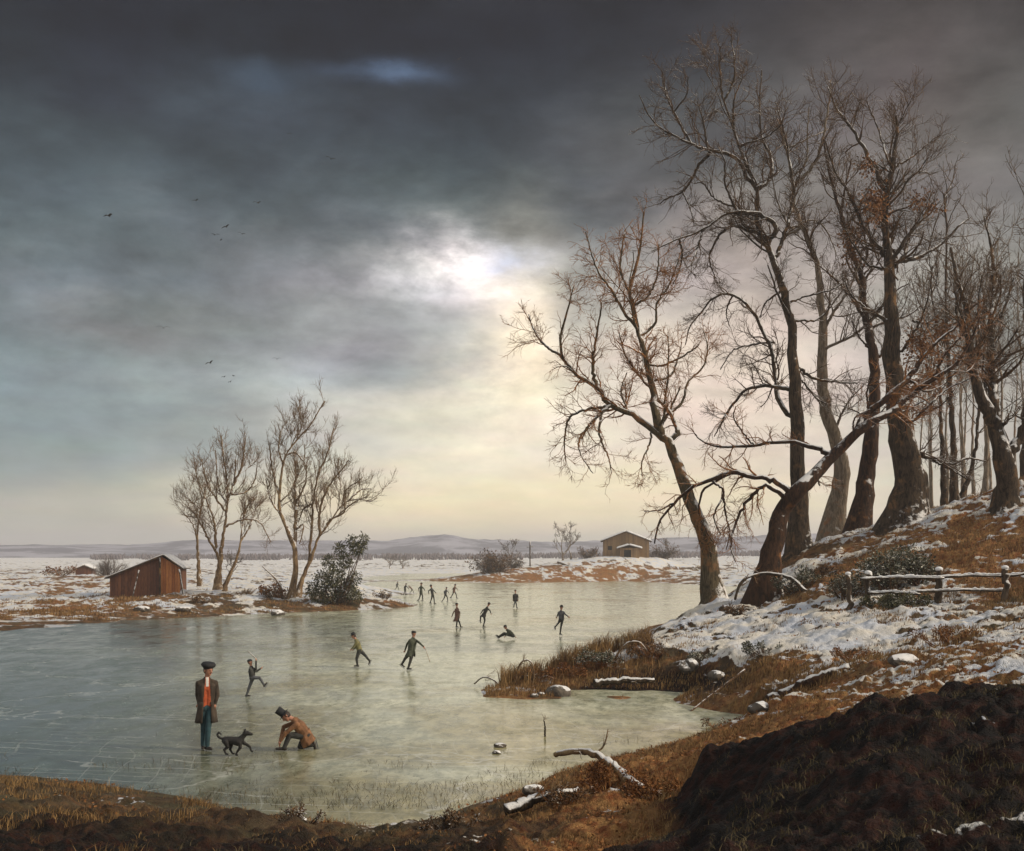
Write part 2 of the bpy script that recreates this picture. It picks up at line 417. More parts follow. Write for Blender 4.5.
def mat_ground():
    m, nt, b = new_mat("snowy_ground")
    g = nt.new('ShaderNodeNewGeometry')
    P = g.outputs['Position']
    A = {k: nt.new('ShaderNodeAttribute', attribute_name=k).outputs['Fac'] for k in ('snow', 'rust', 'peat')}
    sp = nt.new('ShaderNodeSeparateXYZ'); nt.l.new(g.outputs['Normal'], sp.inputs[0])
    n1 = nt.noise(P, .55, 6, .62, .6); n2 = nt.noise(P, 3.2, 6, .65, .4); n3 = nt.noise(P, 14, 4, .6)
    s = nt.math('ADD', A['snow'], nt.math('MULTIPLY', nt.math('SUBTRACT', n2, .5), .75))
    s = nt.math('ADD', s, nt.math('MULTIPLY', nt.math('SUBTRACT', n3, .5), .35))
    s = nt.math('ADD', s, nt.math('MULTIPLY', nt.math('SUBTRACT', sp.outputs[2], .90), 1.3))
    sf = nt.range(s, .50, .66)
    rn = nt.math('ADD', A['rust'], nt.math('MULTIPLY', nt.math('SUBTRACT', nt.noise(P, 1.3, 5, .6, .5), .5), 1.4))
    earth = nt.mix(nt.range(nt.noise(P, 2.1, 5, .6), .3, .7), (.045, .028, .016), (.115, .085, .05))
    rust = nt.mix(nt.range(nt.noise(P, 5.0, 5, .65), .35, .65), (.20, .065, .020), (.40, .22, .085))
    base = nt.mix(nt.range(rn, .25, .85), earth, rust)
    moss = nt.mix(nt.range(nt.noise(P, .9, 4, .6), .5, .65), base, (.10, .105, .055))
    base = nt.mix(.35, base, moss)
    dark = nt.mix(nt.range(nt.noise(P, 3.4, 5, .7), .42, .66), (.005, .0035, .003), (.036, .010, .005))
    base = nt.mix(nt.range(nt.math('ADD', A['peat'], nt.math('MULTIPLY', nt.math('SUBTRACT', n2, .5), .6)), .3, .75), base, dark)
    snowc = nt.mix(nt.range(nt.noise(P, .8, 4, .5), .35, .65), (.66, .70, .78), (.80, .75, .66))
    c = nt.mix(sf, base, snowc)
    c = nt.mix(1.0, c, nt.mix(nt.noise(P, 22, 4, .75), (.35, .33, .30), (1.65, 1.62, 1.55)), 'MULTIPLY')
    c = nt.mix(nt.math('MULTIPLY', sf, .85), c, snowc)
    nt.l.new(c, b.inputs['Base Color'])
    b.inputs['Roughness'].default_value = .85
    b.inputs['Specular IOR Level'].default_value = .25
    hgt = nt.math('ADD', nt.math('MULTIPLY', n3, .5), nt.math('ADD', nt.math('MULTIPLY', sf, .6), nt.noise(P, 40, 3, .6)))
    bump(nt, b, nt.math('ADD', hgt, nt.noise(P, 9, 5, .75)), .9, .07)
    return m

def mat_ice():
    m, nt, b = new_mat("lake_ice")
    g = nt.new('ShaderNodeNewGeometry')
    P = g.outputs['Position']
    st = nt.mapping(P, (1, .55, 1), (0, 0, rad(12)))
    n1 = nt.noise(P, .05, 5, .6, .6); n2 = nt.noise(st, .8, 6, .68, .4); n3 = nt.noise(st, 7, 5, .7)
    # darker ice towards the left arm of the lake, dusted ice elsewhere
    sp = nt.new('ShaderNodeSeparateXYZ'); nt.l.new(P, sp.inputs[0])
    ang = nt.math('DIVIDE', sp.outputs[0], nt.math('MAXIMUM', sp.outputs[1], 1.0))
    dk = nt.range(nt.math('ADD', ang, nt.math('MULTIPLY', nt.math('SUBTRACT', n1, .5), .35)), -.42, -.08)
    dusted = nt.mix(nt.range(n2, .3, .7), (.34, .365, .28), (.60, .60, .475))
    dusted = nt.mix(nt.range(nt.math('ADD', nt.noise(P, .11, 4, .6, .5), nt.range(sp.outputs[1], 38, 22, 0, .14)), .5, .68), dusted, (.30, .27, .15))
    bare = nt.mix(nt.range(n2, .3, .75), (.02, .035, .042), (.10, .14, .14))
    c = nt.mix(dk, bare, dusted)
    mot = nt.noise(nt.mapping(P, (1, .5, 1)), 2.6, 8, .72, .3)
    c = nt.mix(.85, c, nt.mix(nt.range(mot, .34, .66), (.52, .54, .46), (1.28, 1.26, 1.18)), 'MULTIPLY')
    # scratches of skates
    wv = nt.new('ShaderNodeTexWave', wave_type='BANDS', bands_direction='Y')
    nt.l.new(nt.mapping(P, (.35, 1, 1), (0, 0, rad(24))), wv.inputs[0])
    wv.inputs['Scale'].default_value = .6; wv.inputs['Distortion'].default_value = 14; wv.inputs['Detail'].default_value = 5; wv.inputs['Detail Scale'].default_value = .7
    sc = nt.range(wv.outputs['Fac'], .975, 1.0)
    wv2 = nt.new('ShaderNodeTexWave', wave_type='BANDS', bands_direction='X')
    nt.l.new(nt.mapping(P, (1, .3, 1), (0, 0, rad(-35))), wv2.inputs[0])
    wv2.inputs['Scale'].default_value = .5; wv2.inputs['Distortion'].default_value = 22; wv2.inputs['Detail'].default_value = 4; wv2.inputs['Detail Scale'].default_value = .35
    sc = nt.math('MULTIPLY', nt.math('MAXIMUM', sc, nt.math('MULTIPLY', nt.range(wv2.outputs['Fac'], .992, 1.0), .5)), nt.range(nt.noise(P, .3, 3), .42, .6))
    vor = nt.new('ShaderNodeTexVoronoi', feature='DISTANCE_TO_EDGE')
    nt.l.new(nt.vmath('ADD', nt.mapping(P, (.12, .12, .12)), nt.vmath('SCALE', nt.noise(P, .4, 4, .6, color=True), .5)), vor.inputs['Vector'])
    vor.inputs['Scale'].default_value = 1.0
    cr = nt.range(vor.outputs['Distance'], .0, .012, 1.0, 0.0)
    fleck = nt.range(n3, .60, .68)
    c = nt.mix(nt.math('MULTIPLY', nt.math('MAXIMUM', nt.math('MAXIMUM', sc, cr), fleck), .32), c, (.70, .71, .66))
    c = nt.mix(nt.math('MULTIPLY', nt.range(n3, .44, .34), .6), c, (.09, .10, .06))
    nt.l.new(c, b.inputs['Base Color'])
    b.inputs['IOR'].default_value = 1.31
    r = nt.range(n2, .3, .7, .09, .28)
    nt.l.new(r, b.inputs['Roughness'])
    b.inputs['Specular IOR Level'].default_value = .42
    bump(nt, b, nt.math('ADD', nt.math('MULTIPLY', n2, 1.0), nt.math('MULTIPLY', n3, .35)), .12, .05)
    return m

def snow_mix(nt, base, lo=.42, hi=.62, wind=.25, amount=.9, scale=3.0):
    g = nt.new('ShaderNodeNewGeometry')
    N = g.outputs['Normal']
    up = nt.vmath('DOT_PRODUCT', N, (0.28 * wind * 4, -.10, 1.0), out=1)
    n = nt.noise(g.outputs['Position'], scale, 5, .65, .3)
    v = nt.math('ADD', up, nt.math('MULTIPLY', nt.math('SUBTRACT', n, .5), amount * 1.6))
    return nt.mix(nt.range(v, lo, hi), base, (.72, .71, .70))

def mat_bark(name, dark, light, snow=(.46, .66), lichen=(.20, .12, .05), lic=.55, wind=.25, scale=1.0):
    m, nt, b = new_mat(name)
    g = nt.new('ShaderNodeNewGeometry')
    P = g.outputs['Position']
    st = nt.mapping(P, (1, 1, .22))
    n1 = nt.noise(st, 9 * scale, 6, .7, .6); n2 = nt.noise(P, 1.4, 4, .6, .4)
    c = nt.mix(nt.range(n1, .35, .65), dark, light)
    c = nt.mix(nt.range(n2, lic, lic + .15), c, lichen)
    c = snow_mix(nt, c, *snow, wind=wind)
    nt.l.new(c, b.inputs['Base Color'])
    b.inputs['Roughness'].default_value = .9
    b.inputs['Specular IOR Level'].default_value = .2
    bump(nt, b, n1, .9, .06)
    return m

def mat_plain(name, c, rough=.75, var=.35, scale=12, snow=None, c2=None, metallic=0.0):
    m, nt, b = new_mat(name)
    tc = nt.new('ShaderNodeTexCoord').outputs['Object']
    n = nt.noise(tc, scale, 5, .6, .3)
    lo = tuple(x * (1 - var) for x in c)
    hi = c2 or tuple(min(1, x * (1 + var)) for x in c)
    k = nt.mix(nt.range(n, .3, .7), lo, hi)
    if snow: k = snow_mix(nt, k, *snow)
    nt.l.new(k, b.inputs['Base Color'])
    b.inputs['Roughness'].default_value = rough
    b.inputs['Metallic'].default_value = metallic
    bump(nt, b, n, .35, .02)
    return m

def mat_boards(name, c1, c2, axis='X', width=.22, snow=None):
    m, nt, b = new_mat(name)
    tc = nt.new('ShaderNodeTexCoord').outputs['Object']
    sp = nt.new('ShaderNodeSeparateXYZ'); nt.l.new(tc, sp.inputs[0])
    q = nt.math('DIVIDE', sp.outputs['XYZ'.index(axis)], width)
    fr = nt.math('FRACT', q)
    idx = nt.math('FLOOR', q)
    wn = nt.new('ShaderNodeTexWhiteNoise', noise_dimensions='1D')
    nt.l.new(idx, wn.inputs['W'])
    grain = nt.noise(nt.mapping(tc, (6, 6, 1) if axis != 'Z' else (1, 1, 6)), 2.5, 6, .65, .4)
    k = nt.mix(nt.range(nt.math('ADD', nt.math('MULTIPLY', wn.outputs[0], .3), nt.math('MULTIPLY', grain, 1.0)), .4, .95), c1, c2)
    gapv = nt.math('MULTIPLY', nt.range(fr, 0, .07), nt.range(fr, 1, .93))
    k = nt.mix(gapv, tuple(x * .25 for x in c1), k)
    if snow: k = snow_mix(nt, k, *snow)
    nt.l.new(k, b.inputs['Base Color'])
    b.inputs['Roughness'].default_value = .85
    bump(nt, b, gapv, .6, .04)
    return m

M = {}
M['ground'] = mat_ground()
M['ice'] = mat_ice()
M['bark_dark'] = mat_bark('bark_dark', (.016, .012, .009), (.085, .058, .036), lichen=(.18, .10, .045), lic=.54)
M['bark_rust'] = mat_bark('bark_rust', (.014, .009, .006), (.070, .034, .018), lichen=(.22, .10, .035), lic=.56)
M['bark_olive'] = mat_bark('bark_olive', (.03, .024, .014), (.13, .10, .06), lichen=(.24, .12, .05), lic=.5)
M['bark_pale'] = mat_bark('bark_pale', (.11, .085, .06), (.28, .22, .16), lichen=(.25, .13, .07), lic=.55)
M['bark_ochre'] = mat_bark('bark_ochre', (.09, .055, .03), (.26, .17, .09), lichen=(.34, .24, .13), lic=.5)
M['twig_dark'] = mat_bark('twig_dark', (.035, .021, .012), (.15, .085, .042), snow=(.78, .95), lic=.62)
M['twig_rust'] = mat_bark('twig_rust', (.11, .045, .018), (.40, .18, .065), snow=(.85, 1.05), lichen=(.30, .13, .04), lic=.5)
M['twig_ochre'] = mat_bark('twig_ochre', (.08, .052, .03), (.26, .17, .09), snow=(.85, 1.05), lichen=(.26, .15, .08), lic=.5)
M['twig_pale'] = mat_bark('twig_pale', (.09, .075, .065), (.2, .16, .13), snow=(.85, 1.05), lic=.6)
M['snow'] = mat_plain('snow_cover', (.74, .74, .75), .8, .08, 5)
M['stone'] = mat_plain('stone', (.085, .07, .055), .85, .5, 6, snow=(.72, .95))
M['wood_red'] = mat_boards('shed_boards', (.075, .028, .014), (.20, .080, .036), 'X', .26)
M['wood_lit'] = mat_boards('shed_lit_boards', (.26, .085, .025), (.50, .20, .06), 'X', .24)  # shed boards with the sunlit tone put into their colour
M['wood_barn'] = mat_boards('barn_boards', (.18, .11, .055), (.34, .22, .11), 'X', .3)
M['wood_grey'] = mat_bark('weathered_wood', (.03, .022, .016), (.12, .085, .055), snow=(.35, .55))
M['dark'] = mat_plain('dark_opening', (.012, .010, .009), .9)

# ------------------------------------------------------------------ setting
link("ground", build_ground(), M['ground'])
tag(bpy.data.objects['ground'], kind='structure')

def build_ice():
    xs = np.linspace(-420, 420, 43); ys = np.linspace(10, 420, 42)
    X, Y = np.meshgrid(xs, ys)
    V = np.stack([X.ravel(), Y.ravel(), np.zeros(X.size)], 1)
    n = len(xs)
    i = (np.arange(len(ys) - 1)[:, None] * n + np.arange(n - 1)[None, :]).ravel()
    return np_mesh("frozen_lake", V, np.stack([i, i + 1, i + n + 1, i + n], 1))
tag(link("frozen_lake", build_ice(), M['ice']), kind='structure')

def build_hills():
    # a far range, height by bearing, real relief behind and in front of the crest
    pts = [(-1600, 540), (-600, 538), (-200, 542), (0, 546), (120, 545), (200, 541), (260, 543), (330, 541), (380, 541), (405, 539), (425, 536), (443, 533.5), (460, 536), (490, 540), (560, 543), (640, 541), (720, 538), (800, 536), (1000, 530), (1600, 525)]
    u = np.linspace(-1.1, 1.1, 700)
    az = np.arctan2([p[0] - CX for p in pts], F)
    top = np.interp(u, az, [HY - p[1] for p in pts]) / F
    d = np.linspace(-1, 1, 31)
    R0, wd = 1250., 330.
    U, D = np.meshgrid(u, d)
    R = R0 + D * wd
    prof = np.cos(D * math.pi / 2) ** 1.1
    nz = fbm(U * 22, D * 3 + 4, 5, 77) * .30 + fbm(U * 90, D * 9, 3, 5) * .07
    T = np.broadcast_to(top, U.shape)
    Z = -3 + prof * (3 + CH + T * R0 * (1 + nz * .8)) 
    V = np.stack([(np.sin(U) * R).ravel(), (np.cos(U) * R).ravel(), Z.ravel()], 1)
    n = len(u)
    i = (np.arange(len(d) - 1)[:, None] * n + np.arange(n - 1)[None, :]).ravel()
    return np_mesh("hills", V, np.stack([i, i + 1, i + n + 1, i + n], 1)[:, ::-1])
def mat_hills():
    m, nt, b = new_mat("far_hills")
    P = nt.new('ShaderNodeNewGeometry').outputs['Position']
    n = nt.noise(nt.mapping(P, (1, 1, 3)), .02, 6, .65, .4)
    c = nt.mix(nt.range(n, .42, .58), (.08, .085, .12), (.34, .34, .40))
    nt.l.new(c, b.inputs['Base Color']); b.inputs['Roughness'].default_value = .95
    return m
M['hills'] = mat_hills()
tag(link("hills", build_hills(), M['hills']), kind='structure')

# ------------------------------------------------------------------ tubes, trees
def tubes(P, R, sides, rough=0.0, seed=1, voff=0):
    N, K, _ = P.shape
    T = np.gradient(P, axis=1)
    T /= np.linalg.norm(T, axis=2, keepdims=True) + 1e-9
    mT = np.abs(T.mean(1))
    ref = np.zeros((N, 3)); ref[np.arange(N), np.argmin(mT, axis=1)] = 1
    S1 = np.cross(T, ref[:, None, :]); S1 /= np.linalg.norm(S1, axis=2, keepdims=True) + 1e-9
    S2 = np.cross(T, S1)
    a = np.linspace(0, 2 * math.pi, sides, endpoint=False)
    RR = np.repeat(R[:, :, None], sides, axis=2)
    if rough:
        ii = np.arange(N)[:, None, None] * 13.7; kk = np.arange(K)[None, :, None]; aa = np.arange(sides)[None, None, :]
        RR = RR * (1 + rough * fbm(ii + aa * .55 + 0 * kk, kk * .42 + 0 * aa + ii, 3, seed))
    V = P[:, :, None, :] + RR[..., None] * (np.cos(a)[None, None, :, None] * S1[:, :, None, :] + np.sin(a)[None, None, :, None] * S2[:, :, None, :])
    base = (np.arange(N)[:, None, None] * K + np.arange(K - 1)[None, :, None]) * sides
    s = np.arange(sides)[None, None, :]; s2 = (s + 1) % sides
    Q = np.stack([base + s, base + s2, base + sides + s2, base + sides + s], -1).reshape(-1, 4)
    return V.reshape(-1, 3), Q + voff

def tube_mesh(name, sets, rough=0, seed=1, caps=False):
    Vs, Qs, off = [], [], 0
    for P, R, sd, rg in sets:
        if len(P) == 0: continue
        V, Q = tubes(P, R, sd, rg, seed, off)
        Vs.append(V); Qs.append(Q)
        if caps:
            N, K, _ = P.shape
            for n in range(N):
                a = off + n * K * sd
                e = off + (n * K + K - 1) * sd
                Qs.append((np.arange(sd) + a)[None, ::-1]); Qs.append((np.arange(sd) + e)[None, :])
        off += len(V)
    return np_mesh(name, np.vstack(Vs), Qs)

def resample(pts, rr, K, jit, rng):
    """Catmull-Rom through the points, K samples, small kinks"""
    pts = np.asarray(pts, float); rr = np.asarray(rr, float)
    p = np.vstack([2 * pts[0] - pts[1], pts, 2 * pts[-1] - pts[-2]])
    n = len(pts)
    t = np.linspace(0, n - 1, K)
    i = np.minimum(t.astype(int), n - 2); f = (t - i)[:, None]
    p0, p1, p2, p3 = p[i], p[i + 1], p[i + 2], p[i + 3]
    q = .5 * (2 * p1 + (p2 - p0) * f + (2 * p0 - 5 * p1 + 4 * p2 - p3) * f ** 2 + (3 * p1 - p0 - 3 * p2 + p3) * f ** 3)
    r = np.interp(t, np.arange(n), rr)
    k = rng.normal(0, 1, (K, 3)) * jit * r[:, None].clip(.02, .12)
    k[0] = 0
    return q + k, r

def spawn(P, R, n, lr, ar, K, rng, tmin=.15, up=0., wander=.22, rs=.55, rmin=.008, rmax=.2, shrink=.5):
    N, k, _ = P.shape
    seg = np.linalg.norm(np.diff(P, axis=1), axis=2).sum(1)
    par = rng.choice(N, n, p=seg / seg.sum())
    t = tmin + (1 - tmin) * rng.random(n)
    f = t * (k - 1); i = np.minimum(f.astype(int), k - 2); f = f - i
    p = P[par, i] * (1 - f)[:, None] + P[par, i + 1] * f[:, None]
    T = P[par, i + 1] - P[par, i]; T /= np.linalg.norm(T, axis=1, keepdims=True) + 1e-9
    r0 = (R[par, i] * (1 - f) + R[par, i + 1] * f)
    perp = rng.normal(0, 1, (n, 3)); perp -= (perp * T).sum(1, keepdims=True) * T
    perp /= np.linalg.norm(perp, axis=1, keepdims=True) + 1e-9
    a = rng.uniform(ar[0], ar[1], n)[:, None]
    d = T * np.cos(a) + perp * np.sin(a)
    L = rng.uniform(lr[0], lr[1], n) * (1 - shrink * t)
    L = np.minimum(L, seg[par] * .8)
    r = np.clip(r0 * rs * rng.uniform(.6, 1, n), rmin, rmax)
    out = np.empty((n, K, 3)); out[:, 0] = p
    for s in range(1, K):
        d = d + rng.normal(0, wander, (n, 3))
        d[:, 2] += up
        d /= np.linalg.norm(d, axis=1, keepdims=True)
        out[:, s] = out[:, s - 1] + d * (L / (K - 1))[:, None]
    Rr = r[:, None] * np.linspace(1, .35, K)[None, :]
    return out, Rr

def grow_crown(P, R, rng, total, dens=(2.0, 6, 2.4), L=((1.0, 3.0), (.45, 1.3), (.18, .55)), up=.05, rmin=.012, wander=.2, tmin=.2):
    n1 = int(total * dens[0]); sets = []
    A = spawn(P, R, n1, L[0], (.5, 1.1), 9, rng, tmin, up, wander, .5, rmin * 1.6, .09)
    sets.append((*A, 5, 0))
    n2 = int(n1 * dens[1])
    Bc = spawn(*A, n2, L[1], (.4, 1.0), 6, rng, .12, up * .8, wander, .6, rmin * 1.1, .05)
    sets.append((*Bc, 3, 0))
    if dens[2]:
        Cc = spawn(*Bc, int(n2 * dens[2]), L[2], (.35, .95), 4, rng, .1, up * .5, wander, .7, rmin * .8, .03)
        sets.append((*Cc, 3, 0))
    return sets

REG = {'1': (520, 40, 3.273), '2': (760, 40, 3.273), '3': (520, 290, 3.273), '4': (760, 290, 3.273), '5': (640, 500, 5.12),
       'A': (180, 410, 4.255), 'B': (255, 390, 3.7), 'C': (850, 200, 4.255), 'D': (850, 350, 4.73), 'E': (640, 60, 4.255), 'P': (0, 0, 1)}

def tree(name, label, Y, limbs, bark, twig, seed, group=None, flare=1.0, depth=.45, crown=None, cat='tree', extra=6, extra_len=(2.5, 5.5), sink=.5, sides=14):
    """limbs: list of (region, [(x,y)...], width_start_px, width_end_px); the first is the trunk"""
    rng = np.random.default_rng(seed)
    built = []
    LP, LR = [], []
    for li, (reg, pts, w0, w1) in enumerate(limbs):
        ps = []
        for q in pts:
            rg = reg
            if len(q) == 3: rg, q = q[2], q[:2]
            ox, oy, s = REG[rg]
            ps.append((ox + q[0] / s, oy + q[1] / s))
        ps = np.array(ps)
        if li == 0:
            y0 = Y
        else:
            allp = np.vstack([b[0] for b in built]); ally = np.concatenate([b[1] for b in built]); allr = np.concatenate([b[2] for b in built])
            dd = np.linalg.norm(allp - ps[0], axis=1)
            k = int(np.argmin(dd))
            y0 = ally[k]
            if dd[k] < 30: ps = np.vstack([allp[k], ps[1:] if dd[k] < 4 else ps])
        arc = np.concatenate([[0], np.cumsum(np.linalg.norm(np.diff(ps, axis=0), axis=1))]) * Y / F
        slope = rng.uniform(-depth, depth) * (0.12 if li == 0 else 1)
        ys = y0 + slope * arc + rng.normal(0, .12, len(arc)) * (arc > .5)
        w = np.interp(np.linspace(0, 1, len(ps)), [0, .5, 1], [w0, (w0 + w1) * .47, w1]) if li else np.interp(arc / arc[-1], [0, .1, .35, .7, 1], [w0, w0 * .74, w0 * .47, w0 * .19, w1])
        P3 = np.array([W(a, b, c) for (a, b), c in zip(ps, ys)])
        r3 = w / 2 / F * ys
        if li == 0 and sink:
            P3[0, 2] -= 0
        K = 30 if li else 44
        q, r = resample(P3, r3, K, .35 if li else .22, rng)
        if li == 0:
            h = q[:, 2] - q[0, 2]
            r = r * (1 + .55 * flare * np.exp(-h / (.5 + r[0])))
            q = np.vstack([q[0] - np.array([0, 0, sink]), q]); r = np.concatenate([[r[0] * 1.25], r])
            q = q[:-1]; r = r[:-1]
            base = q[0] + np.array([0, 0, sink])
            LP0, LR0 = q[None], r[None]
        else:
            LP.append(q); LR.append(r)
        # dense pixel path for attaching later limbs
        px = q[:, 0] / q[:, 1] * F + CX; py = HY - (q[:, 2] - CH) / q[:, 1] * F
        if li == 0: px, py, qq, rq = px[1:], py[1:], q[1:, 1], r[1:]
        else: qq, rq = q[:, 1], r
        tt = np.linspace(0, len(px) - 1, 200)
        ip = lambda v: np.interp(tt, np.arange(len(v)), v)
        built.append((np.stack([ip(px), ip(py)], 1), ip(qq), ip(rq)))
    root = empty(name, tuple(base), label, cat, group)
    sets = [(LP0, LR0, sides, .26)]
    if LP:
        LPa, LRa = np.array(LP), np.array(LR)
        sets.append((LPa, LRa, 8, .22))
    else:
        LPa, LRa = LP0[:, 12:][:, np.linspace(0, LP0.shape[1] - 13, 30).astype(int)], LR0[:, 12:][:, np.linspace(0, LP0.shape[1] - 13, 30).astype(int)]
    # boughs reaching towards and away from the viewer, so the crown has depth
    if extra:
        top = LP0[:, 14:][:, np.linspace(0, LP0.shape[1] - 15, 30).astype(int)]; topr = LR0[:, 14:][:, np.linspace(0, LP0.shape[1] - 15, 30).astype(int)]
        XP, XR = spawn(top, topr, extra, extra_len, (.5, 1.1), 30, rng, .1, .03, .09, .5, .03, .12, .3)
        sets.append((XP, XR, 6, .15))
        LPa = np.concatenate([LPa, XP]); LRa = np.concatenate([LRa, XR])
    upper = LP0[:, 22:][:, np.linspace(0, LP0.shape[1] - 23, 30).astype(int)]; upr = LR0[:, 22:][:, np.linspace(0, LP0.shape[1] - 23, 30).astype(int)]
    LPa = np.concatenate([LPa, upper]); LRa = np.concatenate([LRa, upr])
    link("trunk", tube_mesh("trunk", sets, seed=seed), M[bark], root)
    total = np.linalg.norm(np.diff(LPa, axis=1), axis=2).sum()
    cs = grow_crown(LPa, LRa, rng, total, **(crown or {}))
    link("crown", tube_mesh("crown", cs, seed=seed), M[twig], root)
    return root

BIG = dict(dens=(3.0, 7, 2.6), up=.06, rmin=.0095, L=((1.0, 3.3), (.45, 1.5), (.2, .65)))
# 1: the river bank tree with the orange twigs
tree('bare_tree', 'bare tree with orange brown twigs leaning left at the edge of the ice', 48, [
    ('3', [(636, 1014), (622, 900), (600, 790), (570, 720), (530, 620), (505, 550), (482, 492), (460, 470), (440, 400), (435, 340), (410, 210), (385, 130), (370, 50), (358, 5), (390, -120), (400, -200), (408, -290)], 21, 1.2),
    ('3', [(478, 488), (430, 455), (360, 400), (300, 375), (250, 320), (190, 280), (140, 220), (135, 140), (160, 50), (175, -10)], 8, 1),
    ('3', [(140, 220), (80, 180), (45, 130), (28, 80)], 3, 1), ('3', [(250, 320), (238, 250), (245, 180), (265, 60), (262, 30)], 4, 1),
    ('3', [(385, 130), (340, 70), (300, 0), (262, -50), (240, -100), (215, -190)], 4, 1),
    ('3', [(480, 492), (520, 465), (490, 400), (440, 340), (380, 270), (345, 210), (325, 140)], 6, 1.5),
    ('3', [(440, 300), (490, 280), (515, 230), (530, 170)], 3, 1), ('3', [(410, 240), (470, 245), (560, 200), (585, 180)], 3, 1),
    ('3', [(490, 400), (530, 370), (550, 300), (600, 250), (612, 180), (600, 130)], 3, 1),
    ('3', [(300, 375), (270, 400), (220, 450), (195, 490), (200, 540), (240, 600)], 4, 1), ('3', [(290, 385), (220, 390), (160, 420), (145, 500), (150, 560)], 3.5, 1),
    ('3', [(268, 405), (260, 470), (290, 550), (300, 600)], 3, 1), ('3', [(430, 455), (425, 500), (400, 560), (400, 610)], 2.5, 1),
    ('3', [(370, 50), (420, 20), (450, -60), (455, -150)], 3, 1), ('3', [(345, 380), (330, 330), (350, 270)], 2.5, 1), ('3', [(360, 10), (330, -60), (335, -140), (345, -200)], 3, 1),
    ('3', [(395, 150), (440, 110), (450, 40), (490, -20), (520, -100)], 3, 1), ('3', [(190, 280), (150, 250), (110, 255)], 2, 1)],
    'bark_olive', 'twig_rust', 11, extra=5, crown=dict(dens=(3.2, 7.5, 2.6), up=.02, rmin=.009, L=((.8, 2.4), (.4, 1.1), (.18, .5))), flare=.7)

# 2: the big leaning tree
tree('bare_tree', 'dark leaning tree whose snow topped trunk stretches up to the right', 46, [
    ('4', [(8, 1030), (30, 900), (52, 800), (72, 725), (120, 660), (180, 600), (250, 532), (320, 465), (380, 425), (430, 400), (470, 365), (530, 315), (600, 270), (650, 235), (700, 140), (730, 60)], 28, 1.2),
    ('4', [(320, 465), (355, 405), (440, 330), (500, 270), (545, 205), (595, 155), (650, 110), (670, 60)], 8, 1),
    ('4', [(220, 535), (150, 505), (60, 495), (-40, 510), (-145, 512), (-195, 490), (-220, 460)], 6, 1), ('4', [(-20, 508), (-60, 460), (-85, 420), (-80, 380)], 2.5, 1),
    ('4', [(115, 660), (50, 625), (0, 615), (-90, 600), (-160, 620), (-240, 660), (-290, 710), (-330, 760), (-345, 830)], 7, 1.3), ('4', [(-270, 700), (-330, 720), (-380, 725)], 2, .8),
    ('4', [(92, 690), (20, 640), (-40, 690), (-75, 750), (-95, 830), (-80, 890)], 5, 1), ('4', [(-160, 620), (-120, 660), (-150, 740), (-130, 800)], 3, 1), ('4', [(-120, 650), (-115, 720), (-100, 790), (-110, 850)], 2.5, 1),
    ('4', [(-90, 600), (-180, 650), (-200, 720), (-180, 780), (-150, 830)], 3, 1),
    ('4', [(490, 430), (560, 370), (620, 320), (690, 290)], 5, 1), ('4', [(500, 300), (540, 330), (600, 310), (650, 260)], 3, 1), ('4', [(560, 290), (600, 220), (660, 150), (720, 80)], 3, 1),
    ('4', [(180, 600), (195, 640)], 2.5, 1.5), ('4', [(310, 480), (310, 420), (360, 390)], 2.5, 1), ('4', [(360, 405), (350, 330), (380, 260)], 3, 1)],
    'bark_rust', 'twig_rust', 22, extra=3, crown=dict(dens=(3.0, 6, 2.2), up=-.03, rmin=.009, L=((.7, 2.2), (.35, 1.0), (.15, .45))), flare=.9)

